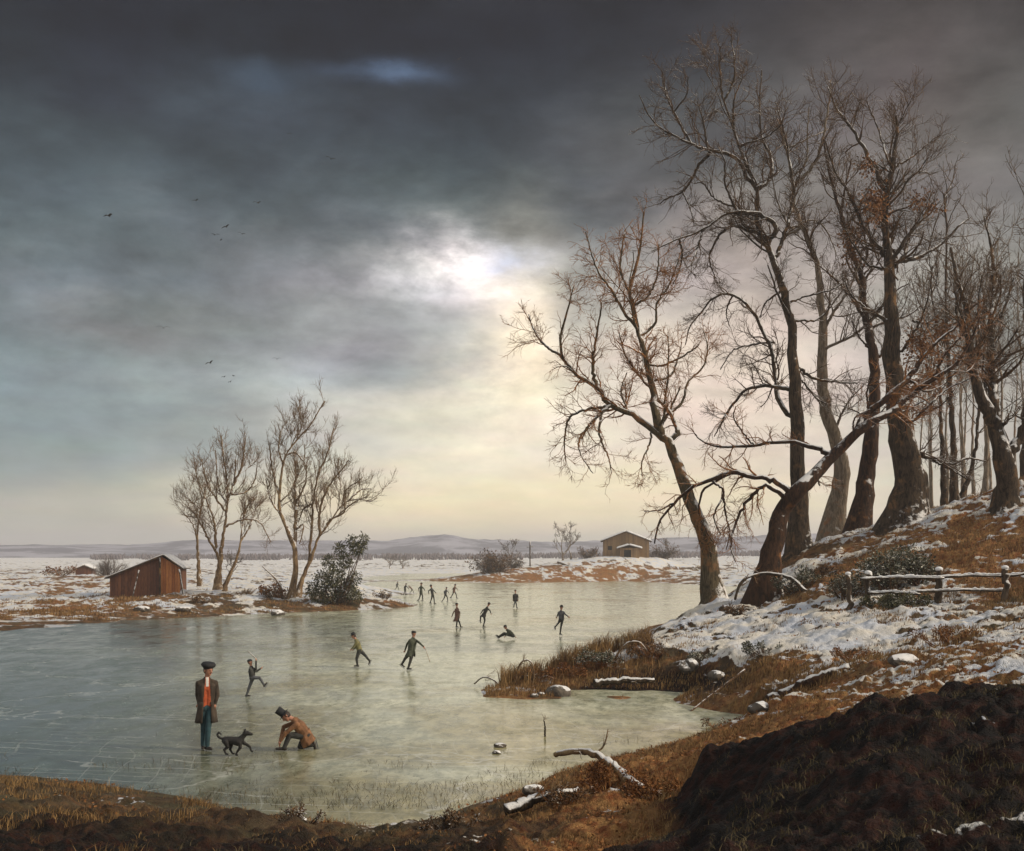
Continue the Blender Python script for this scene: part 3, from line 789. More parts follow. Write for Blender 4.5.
# 3: the tallest tree
tree('bare_tree', 'tallest bare tree with wide dark crown reaching the top of the picture', 55, [
    ('4', [(130, 860), (130, 760), (128, 650), (122, 550), (120, 430), (115, 340), (106, 240), (105, 130), (90, 60), (75, 0), (50, -80), (20, -150), (-8, -215, '4'), (-8, -265), (-12, -340), (-50, -420), (-88, -530), (-120, -620), (-135, -700)], 23, 1.2),
    ('1', [(800, 645), (835, 630), (820, 590), (770, 568), (720, 560), (670, 570), (600, 620), (520, 650), (430, 690)], 6, 1.2), ('1', [(600, 620), (580, 680), (560, 740)], 2.5, 1), ('1', [(520, 650), (530, 700), (520, 760), (500, 800)], 2.5, 1),
    ('1', [(782, 490), (740, 440), (700, 380), (620, 360), (560, 340), (480, 300), (430, 260), (390, 180)], 5, 1), ('1', [(625, 362), (580, 420), (540, 490), (480, 520), (450, 540)], 3.5, 1), ('1', [(535, 500), (560, 560), (570, 610)], 2, .8),
    ('1', [(790, 480), (822, 450), (822, 380), (795, 330), (785, 250), (790, 100)], 5, 1.2), ('1', [(740, 340), (800, 320), (850, 280), (870, 230)], 3, 1), ('1', [(560, 335), (510, 250), (480, 180), (465, 110)], 3, 1), ('1', [(510, 230), (545, 180), (550, 120)], 2, .8),
    ('1', [(790, 640), (740, 610), (700, 540), (670, 470), (670, 400), (650, 350)], 4, 1), ('1', [(660, 200), (700, 130), (700, 50), (690, 0)], 2.5, 1), ('1', [(650, 180), (655, 100), (655, 20)], 2.5, 1), ('1', [(700, 300), (700, 200), (730, 120)], 2.5, 1),
    ('1', [(780, 640), (690, 610), (640, 660), (620, 720), (640, 780)], 3.5, 1), ('1', [(700, 550), (640, 520), (600, 470), (570, 470)], 2.5, 1), ('1', [(615, 358), (600, 270), (580, 200)], 2.5, 1),
    ('4', [(100, 410), (60, 350), (50, 280), (40, 200), (-5, 110), (-40, 50), (-90, 15), (-150, 25), (-190, 70), (-230, 120), (-245, 180)], 6, 1), ('4', [(90, 325), (20, 315), (-50, 330), (-100, 390), (-130, 440), (-150, 480)], 5, 1), ('4', [(45, 170), (-30, 180), (-90, 200), (-130, 260)], 2.5, 1),
    ('2', [(50, 720), (60, 690), (85, 620), (100, 560), (112, 500)], 5, 2.5), ('2', [(110, 490), (90, 350), (70, 270), (50, 200)], 2.5, 1),
    ('4', [(130, 260), (180, 290), (250, 300), (320, 305)], 5, 1.5), ('4', [(120, 100), (190, 95), (250, 30), (290, -30)], 3.5, 1), ('4', [(100, 40), (150, 20), (230, 0), (290, -40)], 3, 1), ('4', [(140, 300), (180, 350), (215, 370)], 3, 1),
    ('4', [(70, 0), (20, 40), (0, 90)], 2.5, 1), ('4', [(-90, 15), (-110, 70), (-100, 120)], 2, .8)],
    'bark_dark', 'twig_dark', 33, extra=5, crown=dict(dens=(3.0, 7, 2.6), up=.03, rmin=.0095, L=((.8, 3.0), (.4, 1.4), (.18, .6))), flare=.6)

# 4a: the pale tree right of it
tree('bare_tree', 'grey barked tree forking high between the tallest tree and the thick gnarled trunk', 60, [
    ('4', [(236, 805), (255, 700), (268, 620), (262, 545), (240, 470), (215, 380), (206, 280), (206, 140), (200, 40), (190, -60), (168, -140), (135, -220), (112, -285), (105, -360), (90, -440), (70, -520), (50, -580)], 22, 1.5),
    ('2', [(110, 480), (180, 400), (210, 300), (228, 190), (230, 130)], 4, 1), ('2', [(100, 350), (160, 320), (230, 290)], 2.5, 1), ('2', [(110, 450), (150, 400), (155, 300), (160, 220)], 2.5, 1),
    ('4', [(205, 130), (250, 60), (290, 0), (330, -100)], 4, 1), ('4', [(235, 440), (190, 360), (150, 320)], 3, 1), ('4', [(240, 470), (280, 380), (330, 320)], 3, 1), ('2', [(80, 640), (160, 590), (215, 620), (250, 700)], 3, 1), ('2', [(90, 600), (60, 540), (40, 450)], 2.5, 1)],
    'bark_pale', 'twig_dark', 44, extra=5, crown=BIG, flare=.6)

# 4b
tree('bare_tree', 'bare tree with brown ridged trunk just left of the thick gnarled trunk', 58, [
    ('4', [(318, 800), (338, 700), (350, 600), (362, 500), (370, 400), (372, 290), (368, 200), (352, 110), (338, 20), (330, -50), (295, -150), (265, -250), (235, -350), (215, -440), (205, -520)], 24, 1.2),
    ('4', [(372, 250), (400, 200), (420, 150)], 4, 1.5), ('4', [(352, 110), (310, 40), (250, -30), (170, -100)], 4, 1), ('4', [(330, -50), (350, -120), (330, -220), (300, -300)], 3, 1), ('4', [(368, 200), (330, 160), (300, 100)], 3, 1), ('4', [(265, -250), (280, -340), (300, -430)], 3, 1), ('4', [(366, 440), (320, 400), (270, 380)], 2.5, 1)],
    'bark_rust', 'twig_dark', 55, extra=5, crown=BIG, flare=.5)

# 5: gnarled dark tree
tree('bare_tree', 'thick dark gnarled tree on the snowy rise with russet leaves in its crown', 52, [
    ('4', [(478, 770), (488, 690), (492, 600), (472, 520), (458, 430), (446, 340), (436, 250), (430, 150), (426, 60), (424, -20), (422, -110), (412, -200), (408, -290), (430, -380), (436, -440), (450, -520), (440, -600)], 38, 2),
    ('2', [(405, 700), (340, 610), (290, 500), (245, 430), (215, 330)], 6, 1.2), ('2', [(425, 722), (510, 715), (590, 670), (650, 610), (690, 580)], 5, 1.2), ('2', [(405, 480), (350, 370), (300, 290), (255, 230), (220, 150)], 6, 1.2),
    ('2', [(440, 740), (475, 700), (490, 640), (545, 560), (560, 500)], 4.5, 1.2), ('4', [(425, 110), (380, 80), (310, 30), (280, -20)], 5, 1.2), ('4', [(500, 530), (560, 550), (620, 570), (680, 550), (740, 560)], 6, 1.5), ('4', [(570, 552), (630, 590), (680, 620)], 3, 1),
    ('4', [(490, 430), (540, 405), (600, 370), (640, 320)], 4, 1), ('2', [(430, 500), (480, 460), (520, 430), (560, 440)], 3.5, 1), ('2', [(405, 750), (350, 730), (300, 660), (270, 590)], 4, 1), ('2', [(420, 400), (390, 300), (350, 200)], 3, 1),
    ('4', [(460, 200), (510, 130), (540, 60), (560, -20)], 4, 1), ('4', [(500, 100), (560, 110), (600, 70)], 2.5, 1), ('2', [(440, 420), (500, 380), (560, 330)], 3, 1)],
    'bark_dark', 'twig_dark', 66, extra=6, crown=BIG, flare=.9)

# right edge
tree('bare_tree', 'broad dark tree forking low at the right edge of the wood', 47, [
    ('4', [(812, 780), (806, 680), (800, 560), (770, 450), (745, 400), (715, 320), (698, 250), (682, 150), (672, 60), (640, -60), (620, -160)], 30, 2),
    ('4', [(790, 500), (772, 400), (762, 300), (757, 200), (756, 100), (765, 0), (760, -120), (735, -240)], 12, 1.5), ('4', [(805, 560), (850, 480), (880, 380), (900, 250), (890, 100)], 12, 1.5), ('4', [(764, 300), (720, 250), (690, 230)], 3, 1),
    ('4', [(780, 450), (810, 430), (850, 380)], 4, 1), ('4', [(758, 130), (800, 60), (830, -40)], 4, 1)],
    'bark_dark', 'twig_dark', 77, extra=5, crown=BIG, flare=.7)

wood = [
    ((638, 668), (632, 500), (625, 380), (615, 200), (608, 0), (610, -200), (600, -330), 10, 2, 58, 'bark_dark', 'tall straight trunk, darkest of the slender trees right of the gnarled tree'),
    ((604, 672), (598, 560), (592, 440), (588, 300), (578, 120), (560, 0), (565, -90), 8, 1.5, 60, 'bark_dark', 'slender dark tree standing close left of the tall straight trunk'),
    ((566, 676), (560, 560), (558, 420), (552, 300), (556, 150), (540, 20), (530, -60), 3.5, 1, 64, 'bark_pale', 'thinnest grey sapling nearest the gnarled tree in the wood'),
    ((650, 655), (690, 590), (708, 500), (715, 400), (730, 250), (735, 80), (720, -80), 6, 1.2, 59, 'bark_dark', 'slanting slender tree leaning right behind the tall straight trunk'),
    ((735, 620), (742, 500), (735, 350), (742, 200), (730, 60), (745, -60), (740, -120), 7, 1.5, 66, 'bark_pale', 'pale tree standing behind the low forked tree of the wood'),
    ((670, 640), (662, 480), (655, 350), (660, 200), (648, 60), (652, -60), (660, -120), 4, 1, 70, 'bark_pale', 'pale thin tree between the slanting tree and the tall straight trunk'),
    ((700, 620), (694, 500), (699, 380), (690, 240), (700, 100), (690, -20), (705, -130), 4, 1, 74, 'bark_pale', 'grey thin tree furthest back in the wood on the rise'),
    ((530, 690), (524, 560), (530, 430), (535, 300), (525, 180), (532, 60), (538, -40), 3, 1, 78, 'bark_pale', 'faint thin tree seen just behind the gnarled trunk'),
    ((870, 620), (868, 450), (880, 300), (875, 150), (865, 0), (880, -200), (870, -350), 12, 2, 60, 'bark_dark', 'tall dark tree at the far right beyond the low forked tree'),
    ((920, 600), (930, 450), (925, 300), (940, 150), (930, 0), (940, -200), (950, -330), 10, 2, 66, 'bark_rust', 'brown tree at the far right end of the wood'),
    ((780, 610), (786, 480), (792, 330), (780, 180), (788, 40), (776, -80), (780, -180), 5, 1, 72, 'bark_pale', 'grey thin tree rising behind the low forked tree, right of the pale one'),
]
for i, wv in enumerate(wood):
    pts = list(wv[:7]); w0, w1, Y, bk, lb = wv[7:]
    # the foot of each trunk goes where the rise really is at that distance
    X = (REG['4'][0] + pts[0][0] / 3.273 - CX) / F * Y
    zz = Hs(X, Y)
    pyb = HY - (zz - CH) / Y * F
    pts[0] = (pts[0][0], (pyb - 290) * 3.273)
    pts = [pts[0]] + [p for p in pts[1:] if p[1] < pts[0][1] - 40]
    tree('bare_tree', lb, Y, [('4', pts, w0, w1)], bk, 'twig_dark' if bk != 'bark_pale' else 'twig_pale', 100 + i, group='slender trees of the wood', extra=7, extra_len=(2, 6),
         crown=dict(dens=(1.1, 4.5, 1.6), up=.08, rmin=.011, L=((1.0, 3.0), (.4, 1.2), (.2, .5))), flare=.5, sides=9)

rw = random.Random(12)
ORD = ('first', 'second', 'third', 'fourth', 'fifth', 'sixth', 'seventh', 'eighth', 'ninth')
for i in range(9):
    x0 = 575 + i * 36 + rw.uniform(-10, 10); Y = rw.uniform(78, 110)
    X = (REG['4'][0] + x0 / 3.273 - CX) / F * Y
    yb = (HY - (Hs(X, Y) - CH) / Y * F - 290) * 3.273
    top = rw.uniform(-150, 120); pts = []
    for q in range(7):
        x0 += rw.uniform(-9, 9); pts.append((x0, yb + (top - yb) * q / 6))
    tree('bare_tree', ORD[i] + ' from the left of the faint grey saplings standing deep in the wood', Y, [('4', pts, rw.uniform(3, 5.5), 1)], 'bark_pale', 'twig_pale', 150 + i, group='faint saplings deep in the wood', extra=6, extra_len=(2, 6),
         crown=dict(dens=(1.0, 4, 1.2), up=.12, rmin=.014, L=((1.0, 3.0), (.4, 1.4), (.2, .5))), flare=.3, sides=7)

# trees on the island
ISL = dict(dens=(2.6, 7, 2.2), up=.17, wander=.13, rmin=.013, L=((1.0, 3.4), (.5, 1.7), (.25, .7)))
tree('bare_tree', 'ochre tree with two arching trunks, middle of the island trees behind the shed', 93, [
    ('A', [(160, 740), (172, 640), (182, 540), (196, 450), (205, 380), (225, 320), (235, 260), (236, 200)], 7, 1.2),
    ('A', [(158, 650), (152, 600), (110, 530), (70, 450), (20, 400)], 3.5, 1), ('A', [(155, 600), (145, 480), (118, 400), (85, 320)], 3, 1), ('A', [(190, 430), (150, 370), (115, 310), (92, 210)], 2.5, 1), ('A', [(205, 380), (200, 300), (185, 200), (175, 110)], 2.5, 1),
    ('A', [(225, 320), (255, 260), (270, 190), (278, 120)], 2.5, 1), ('A', [(235, 360), (290, 340), (320, 290), (328, 240)], 2.5, 1), ('A', [(205, 500), (270, 465), (340, 480), (385, 560)], 2.5, 1), ('A', [(200, 400), (165, 330), (150, 170)], 2, 1), ('A', [(70, 460), (30, 450), (0, 420)], 1.5, .8)],
    'bark_ochre', 'twig_ochre', 201, extra=3, extra_len=(2, 4), crown=ISL, flare=.4, sides=10, cat='tree')
tree('bare_tree', 'small ochre tree leaning right behind the middle island tree', 94, [
    ('A', [(192, 745), (225, 670), (250, 600), (262, 520), (258, 460), (285, 410), (325, 370)], 4.5, 1),
    ('A', [(262, 560), (295, 500), (310, 440), (330, 400)], 2, 1), ('A', [(262, 500), (280, 430), (300, 380)], 2, 1)],
    'bark_ochre', 'twig_ochre', 202, extra=2, extra_len=(1, 2.5), crown=ISL, flare=.3, sides=8)
tree('bare_tree', 'slim upright tree nearest the shed on the island', 96, [
    ('A', [(84, 725), (76, 640), (74, 540), (80, 460), (92, 380), (70, 280), (68, 230)], 4.5, 1),
    ('A', [(76, 600), (60, 500), (20, 440)], 1.8, 1), ('A', [(82, 450), (100, 380), (110, 320)], 1.8, 1), ('A', [(85, 420), (40, 380), (25, 340)], 1.6, 1)],
    'bark_ochre', 'twig_ochre', 203, extra=2, extra_len=(1, 2.5), crown=ISL, flare=.3, sides=8)
tree('bare_tree', 'tallest island tree, curving up to the right above the dark shrub', 88, [
    ('B', [(132, 770), (148, 680), (148, 600), (125, 530), (95, 460), (88, 400), (100, 300), (115, 240), (160, 180), (205, 130), (240, 70), (265, 32)], 8, 1),
    ('B', [(95, 460), (60, 410), (40, 330)], 2.5, 1), ('B', [(90, 390), (65, 300), (52, 190)], 2.5, 1), ('B', [(150, 600), (150, 480), (148, 380), (150, 320), (145, 250)], 4, 1.2), ('B', [(148, 420), (185, 350), (190, 270)], 2.5, 1), ('B', [(105, 280), (88, 220), (95, 150)], 2, 1),
    ('B', [(155, 520), (180, 500), (165, 570)], 2, 1), ('B', [(115, 240), (150, 230), (180, 260), (185, 200)], 1.8, 1), ('B', [(160, 180), (160, 130), (165, 90)], 1.6, .8)],
    'bark_ochre', 'twig_ochre', 204, extra=4, extra_len=(2, 4.5), crown=ISL, flare=.4, sides=10)
tree('bare_tree', 'island tree fanning out to the right over the dark shrub', 89, [
    ('B', [(158, 765), (180, 690), (215, 600), (235, 545), (270, 500), (310, 440), (345, 412), (390, 405), (440, 415)], 6, 1),
    ('B', [(240, 540), (240, 450), (265, 370), (310, 310), (345, 260)], 3, 1), ('B', [(195, 640), (210, 520), (215, 420), (235, 310), (270, 230), (290, 140)], 3, 1), ('B', [(250, 510), (280, 480), (330, 450), (330, 380), (390, 330)], 2.5, 1), ('B', [(345, 412), (390, 370), (430, 365)], 2, 1),
    ('B', [(215, 420), (180, 440), (160, 490)], 2, 1), ('B', [(300, 470), (360, 420), (420, 390)], 1.8, .8)],
    'bark_ochre', 'twig_ochre', 205, extra=4, extra_len=(2, 4.5), crown=ISL, flare=.4, sides=10)

# ------------------------------------------------------------------ leafy masses
def leaves(name, centers, radii, n, size, mat, parent, rng, droop=0., flat=.5, hollow=.45):
    centers = np.array(centers, float); radii = np.array(radii, float)
    if radii.ndim == 1: radii = np.repeat(radii[:, None], 3, 1)
    w = radii.prod(1) ** .66; k = rng.choice(len(centers), n, p=w / w.sum())
    d = rng.normal(0, 1, (n, 3)); d /= np.linalg.norm(d, axis=1, keepdims=True)
    r = rng.uniform(hollow, 1.0, n) ** .7 * (1 + .22 * rng.normal(0, 1, n))
    c = centers[k] + d * radii[k] * r[:, None]
    t = d + rng.normal(0, .7, (n, 3)); t[:, 2] -= droop; t /= np.linalg.norm(t, axis=1, keepdims=True)
    s = np.cross(t, rng.normal(0, 1, (n, 3))); s /= np.linalg.norm(s, axis=1, keepdims=True)
    L = size * rng.uniform(.6, 1.5, n)[:, None]; wd = L * flat * .5
    up = np.cross(t, s) * L * .15
    V = np.stack([c, c + t * L * .5 + s * wd + up, c + t * L, c + t * L * .5 - s * wd + up], 1).reshape(-1, 3)
    Q = np.arange(n * 4).reshape(-1, 4)
    return link(name, np_mesh(name, V, Q), mat, parent, smooth=False)

def mat_leaf(name, c1, c2, snow=(.75, .95), scale=1.2):
    m, nt, b = new_mat(name)
    g = nt.new('ShaderNodeNewGeometry')
    n = nt.noise(g.outputs['Position'], scale, 4, .6)
    rnd = g.outputs['Random Per Island']
    c = nt.mix(nt.range(nt.math('ADD', nt.math('MULTIPLY', n, .7), nt.math('MULTIPLY', rnd, .4)), .35, .75), c1, c2)
    # leaves that lie flat carry snow
    sp = nt.new('ShaderNodeSeparateXYZ'); nt.l.new(g.outputs['True Normal'], sp.inputs[0])
    v = nt.math('ADD', nt.math('ABSOLUTE', sp.outputs[2]), nt.math('MULTIPLY', nt.math('SUBTRACT', nt.noise(g.outputs['Position'], 2.4, 3), .5), 1.3))
    c = nt.mix(nt.range(v, *snow), c, (.66, .64, .56))
    nt.l.new(c, b.inputs['Base Color']); b.inputs['Roughness'].default_value = .8
    b.inputs['Specular IOR Level'].default_value = .2
    return m
M['leaf_ever'] = mat_leaf('evergreen_leaves', (.028, .035, .018), (.14, .13, .065), (.85, 1.02))
M['leaf_snow'] = mat_leaf('snowy_leaves', (.03, .035, .022), (.10, .10, .06), (.62, .85))
M['leaf_rust'] = mat_leaf('russet_leaves', (.10, .04, .015), (.27, .12, .04), (1.3, 1.5))
M['leaf_brown'] = mat_leaf('dry_brown_leaves', (.05, .03, .018), (.20, .11, .05), (.85, 1.05))
M['grass'] = mat_leaf('dry_grass', (.09, .045, .018), (.34, .21, .085), (1.4, 1.6), .8)
M['grass_dark'] = mat_leaf('dark_grass', (.025, .020, .010), (.13, .10, .05), (1.4, 1.6), .8)

rngL = np.random.default_rng(5)
def bush(name, label, base, blobs, n, size, leafmat, stems=14, h=1.5, group=None, twig='twig_dark', cat='bush', droop=0., flat=.5, hollow=.35):
    """blobs: (dx,dy,dz,r) from the base point"""
    rng = np.random.default_rng(abs(hash(label)) % 1 + len(label) * 7 + n)
    root = empty(name, tuple(base), label, cat, group)
    b = np.array(base)
    C = [b + np.array(q[:3]) for q in blobs]; R = [q[3] for q in blobs]
    P = np.empty((stems, 8, 3)); Rr = np.empty((stems, 8))
    for i in range(stems):
        c = C[i % len(C)] + rng.normal(0, .35, 3) * R[i % len(C)]
        t = np.linspace(0, 1, 8)[:, None]
        st = b + np.array([rng.normal(0, .12) * h, rng.normal(0, .12) * h, -.25])
        mid = (st + c) / 2 + rng.normal(0, .15, 3) * h
        P[i] = (1 - t) ** 2 * st + 2 * t * (1 - t) * mid + t ** 2 * c
        Rr[i] = np.linspace(.035, .010, 8) * h ** .5
    T2 = spawn(P, Rr, stems * 7, (.2 * h, .6 * h), (.4, 1.), 6, rng, .3, .04, .2, .6, .008)
    T3 = spawn(*T2, stems * 22, (.12 * h, .35 * h), (.4, 1.), 4, rng, .1, .04, .2, .6, .007)
    link("stems", tube_mesh("stems", [(P, Rr, 5, .1), (*T2, 3, 0), (*T3, 3, 0)]), M[twig], root)
    if n: leaves("foliage", C, R, n, size, M[leafmat], root, rng, droop, flat, hollow)
    return root

# evergreen shrub on the island, below the fan of the tree
bx = W(338, 603, 86.5); bz = Hs(bx[0], bx[1])
sc_ = 86.5 / F
blobs = []
for x, y, r in ((330, 592, 13), (345, 590, 12), (318, 596, 11), (356, 594, 9), (335, 575, 12), (322, 578, 9), (345, 560, 9), (358, 548, 8), (365, 538, 5), (352, 541, 8), (340, 548, 7), (330, 560, 8), (355, 577, 7), (348, 583, 7), (312, 588, 8), (362, 545, 5)):
    blobs.append(((x - 338) * sc_, rngL.uniform(-.5, .5), (603 - y) * sc_, r * sc_ * .85))
bush('evergreen_shrub', 'dark green shrub dusted with snow beside the island trees', (bx[0], bx[1], bz), blobs, 6000, .2, 'leaf_ever', 18, 2.2, droop=.3, cat='shrub', flat=.38)

# russet leaves still hanging in the crown of the gnarled tree
tr5 = [o for o in bpy.data.objects if o.get('label', '').startswith('thick dark gnarled')][0]
cl = []; rr = []
for x, y, r in ((873, 200, 18), (868, 165, 12), (850, 235, 14), (878, 215, 12), (920, 200, 12), (935, 208, 8), (925, 350, 22), (945, 330, 16), (905, 385, 16), (932, 375, 14), (965, 320, 12), (855, 255, 12), (893, 225, 8), (918, 340, 14)):
    cl.append(W(x, y, 52 + rngL.uniform(-1.5, 1.5))); rr.append(r * 52 / F)
leaves('russet_leaves', cl, rr, 3200, .15, M['leaf_rust'], tr5, rngL, .4, .5, .0)

# ------------------------------------------------------------------ buildings
def box_bm(bm, corners_bottom, corners_top):
    vb = [bm.verts.new(c) for c in corners_bottom]; vt = [bm.verts.new(c) for c in corners_top]
    n = len(vb)
    bm.faces.new(vb[::-1]); bm.faces.new(vt)
    for i in range(n):
        bm.faces.new((vb[i], vb[(i + 1) % n], vt[(i + 1) % n], vt[i]))

def bm_obj(name, bm, mats, parent=None, smooth=False, bevel=0):
    bmesh.ops.recalc_face_normals(bm, faces=bm.faces)
    if bevel: bmesh.ops.bevel(bm, geom=list(bm.edges), offset=bevel, segments=1, affect='EDGES')
    me = bpy.data.meshes.new(name); bm.to_mesh(me); bm.free()
    o = bpy.data.objects.new(name, me); col.objects.link(o)
    for m in (mats if isinstance(mats, list) else [mats]): me.materials.append(m)
    o.parent = parent
    if smooth: me.polygons.foreach_set('use_smooth', np.ones(len(me.polygons), dtype=bool))
    return o

def prism(name, poly, y0, y1, mat, parent, bevel=0):
    """poly in local x,z extruded from y0 to y1"""
    bm = bmesh.new()
    a = [bm.verts.new((x, y0, z)) for x, z in poly]; b = [bm.verts.new((x, y1, z)) for x, z in poly]
    n = len(a)
    bm.faces.new(a); bm.faces.new(b[::-1])
    for i in range(n): bm.faces.new((a[i], a[(i + 1) % n], b[(i + 1) % n], b[i]))
    return bm_obj(name, bm, mat, parent, bevel=bevel)

def slab(name, p0, p1, y0, y1, th, mat, parent, uneven=0., seed=0, n=14):
    """a roof slab from (x,z) p0 to p1, y0..y1, upper side at +th with an uneven surface"""
    rng = np.random.default_rng(seed)
    bm = bmesh.new()
    grid = []
    d = np.array([p1[0] - p0[0], p1[1] - p0[1]]); L = np.hypot(*d); nn = np.array([-d[1], d[0]]) / L
    if nn[1] < 0: nn = -nn
    ny = 10
    tops = []; bots = []
    for i in range(n + 1):
        rt, rb = [], []
        for j in range(ny + 1):
            t = i / n; s = j / ny
            e = rng.normal(0, uneven) if uneven else 0
            edge = (i in (0, n) or j in (0, ny))
            x = p0[0] + d[0] * t; z = p0[1] + d[1] * t
            y = y0 + (y1 - y0) * s + (rng.normal(0, uneven * .5) if edge and uneven else 0)
            hh = th * (.55 if edge and uneven else 1) + e * .5
            rt.append(bm.verts.new((x + nn[0] * hh, y, z + nn[1] * hh)))
            rb.append(bm.verts.new((x, y0 + (y1 - y0) * s, z)))
        tops.append(rt); bots.append(rb)
    for i in range(n):
        for j in range(ny):
            bm.faces.new((tops[i][j], tops[i + 1][j], tops[i + 1][j + 1], tops[i][j + 1]))
            bm.faces.new((bots[i][j], bots[i][j + 1], bots[i + 1][j + 1], bots[i + 1][j]))
    for i in range(n):
        bm.faces.new((tops[i][0], bots[i][0], bots[i + 1][0], tops[i + 1][0]))
        bm.faces.new((tops[i][ny], tops[i + 1][ny], bots[i + 1][ny], bots[i][ny]))
    for j in range(ny):
        bm.faces.new((tops[0][j], tops[0][j + 1], bots[0][j + 1], bots[0][j]))
        bm.faces.new((tops[n][j], bots[n][j], bots[n][j + 1], tops[n][j + 1]))
    return bm_obj(name, bm, mat, parent, smooth=bool(uneven))

def pole(name, p0, p1, r, mat, parent, sides=8, rough=.2, seed=3):
    P = np.array([np.array(p0) + (np.array(p1) - np.array(p0)) * t for t in np.linspace(0, 1, 8)])[None]
    me = tube_mesh(name, [(P, np.full((1, 8), r) * np.linspace(1, .8, 8), sides, rough)], seed=seed, caps=True)
    o = bpy.data.objects.new(name, me); col.objects.link(o); me.materials.append(mat); o.parent = parent
    return o

# the shed on the island
sY = 92.0; s = F / sY
sx = W(160, 594, sY)
sz = Hs(sx[0], sY) - .1
shed = empty('wooden_shed', (sx[0], sY, sz), 'reddish plank shed with snow covered lopsided roof on the island shore', 'shed')
shed.rotation_euler = (0, 0, rad(9))
zb = lambda py: (CH - (py - HY) / F * sY) - sz
hp = zb(556)      # height of the peak
lx, rx = (112 - 160) / s, (181 - 160) / s
hl, hr = zb(577), zb(568)
prism('side_wall', [(lx, -.5), (0, -.5), (0, hp), (lx, hl - .05)], 0, .12, M['wood_red'], shed)
prism('lit_gable', [(.02, -.5), (rx - .15, -.5), (rx - .15, hr + .02), (.3, hp - .15), (.02, hp)], -.03, .09, M['wood_lit'], shed)  # right part of the gable wall, its lit look painted by brighter boards
prism('body', [(lx + .02, -.5), (rx - .17, -.5), (rx - .17, hr - .05), (.28, hp - .15), (0, hp - .03), (lx + .02, hl - .08)], .125, 4.2, M['wood_red'], shed)
pole('corner_post', (0, -.06, -.4), (0, -.06, hp - .05), .09, M['wood_grey'], shed)
slab('roof', (lx - .35, hl - .15), (.32, hp + .02), -.35, 4.5, .1, M['wood_grey'], shed)
slab('roof', (.33, hp + .02), (rx + .12, hr - .12), -.35, 4.5, .1, M['wood_grey'], shed)
slab('roof_snow', (lx - .3, hl - .03), (.32, hp + .125), -.38, 4.5, .09, M['snow'], shed, .03, 3)
slab('roof_snow', (.32, hp + .125), (rx + .16, hr - .02), -.38, 4.5, .09, M['snow'], shed, .03, 4)
pole('prop_pole', (rx - .15, -.4, hr - .1), (rx + .35, -1.0, -.35), .075, M['wood_grey'], shed)
pole('prop_pole', ((140 - 160) / s, -.12, zb(570)), ((135 - 160) / s, -.9, -.25), .06, M['wood_grey'], shed)

# light cut stump and broken branch left of the island trees
def gable_house(name, label, px0, px1, pyb, pe, pp, Y, wallm, depth, cat='house', over=.3, lean=None, door=None, win=None, rz=0, peakx=None):
    s = F / Y
    cx = (px0 + px1) / 2
    b = W(cx, pyb, Y); z0 = b[2] - .2
    root = empty(name, (b[0], Y, z0), label, cat)
    root.rotation_euler = (0, 0, rad(rz))
    w = (px1 - px0) / 2 / s
    zz = lambda py: CH - (py - HY) / F * Y - z0
    he, hp = zz(pe), zz(pp)
    pk = 0 if peakx is None else (peakx - cx) / s
    prism('wall', [(-w, -1), (w, -1), (w, he), (pk, hp), (-w, he)], 0, depth, wallm, root)
    for a, bb, k in (((-w - over, he - over * (hp - he) / (w + pk + 1e-6)), (pk, hp), 1), ((pk, hp), (w + over, he - over * (hp - he) / (w - pk + 1e-6)), 2)):
        slab('roof', (a[0], a[1] + .02), (bb[0], bb[1] + .02), -over, depth + over, .12, M['wood_grey'], root)
        slab('roof_snow', (a[0], a[1] + .145), (bb[0], bb[1] + .145), -over - .02, depth + over, .28, M['snow'], root, .04, k)
    return root, s, z0, zz, cx
h, s_, z0, zz, cx = gable_house('log_barn', 'brown barn with snowy roof and small porch on the far right shore', 603, 649, 556, 541, 532, 205, M['wood_barn'], 7, 'barn', .45, rz=-6)
porch = [(-(626 - 618) / s_ * 0, 0)]
px_ = lambda p: (p - cx) / s_
prism('porch_wall', [(px_(620), -1), (px_(639), -1), (px_(639), zz(548)), (px_(620), zz(548))], -1.6, -.004, M['wood_barn'], h)
slab('porch_roof', (px_(617), zz(548.5)), (px_(629), zz(545)), -1.9, -.01, .3, M['snow'], h, .03, 8)
slab('porch_roof', (px_(629), zz(545)), (px_(642), zz(548.5)), -1.9, -.01, .3, M['snow'], h, .03, 9)
prism('doorway', [(px_(624), -.6), (px_(631), -.6), (px_(631), zz(550)), (px_(624), zz(550))], -1.63, -1.60, M['dark'], h)
prism('window', [(px_(608), zz(550)), (px_(612), zz(550)), (px_(612), zz(546)), (px_(608), zz(546))], -.04, 0, M['dark'], h)
gable_house('cottage', 'tiny snow roofed brown cottage in the snowfield left of the shed', 76, 92, 573, 569.5, 566, 165, M['wood_red'], 4, 'cottage', .2, rz=14)

# ------------------------------------------------------------------ fence, bushes, logs, stones
def ground_pt(px, Y, dz=0.):
    X = (px - CX) / F * Y
    return np.array([X, Y, Hs(X, Y) + dz])

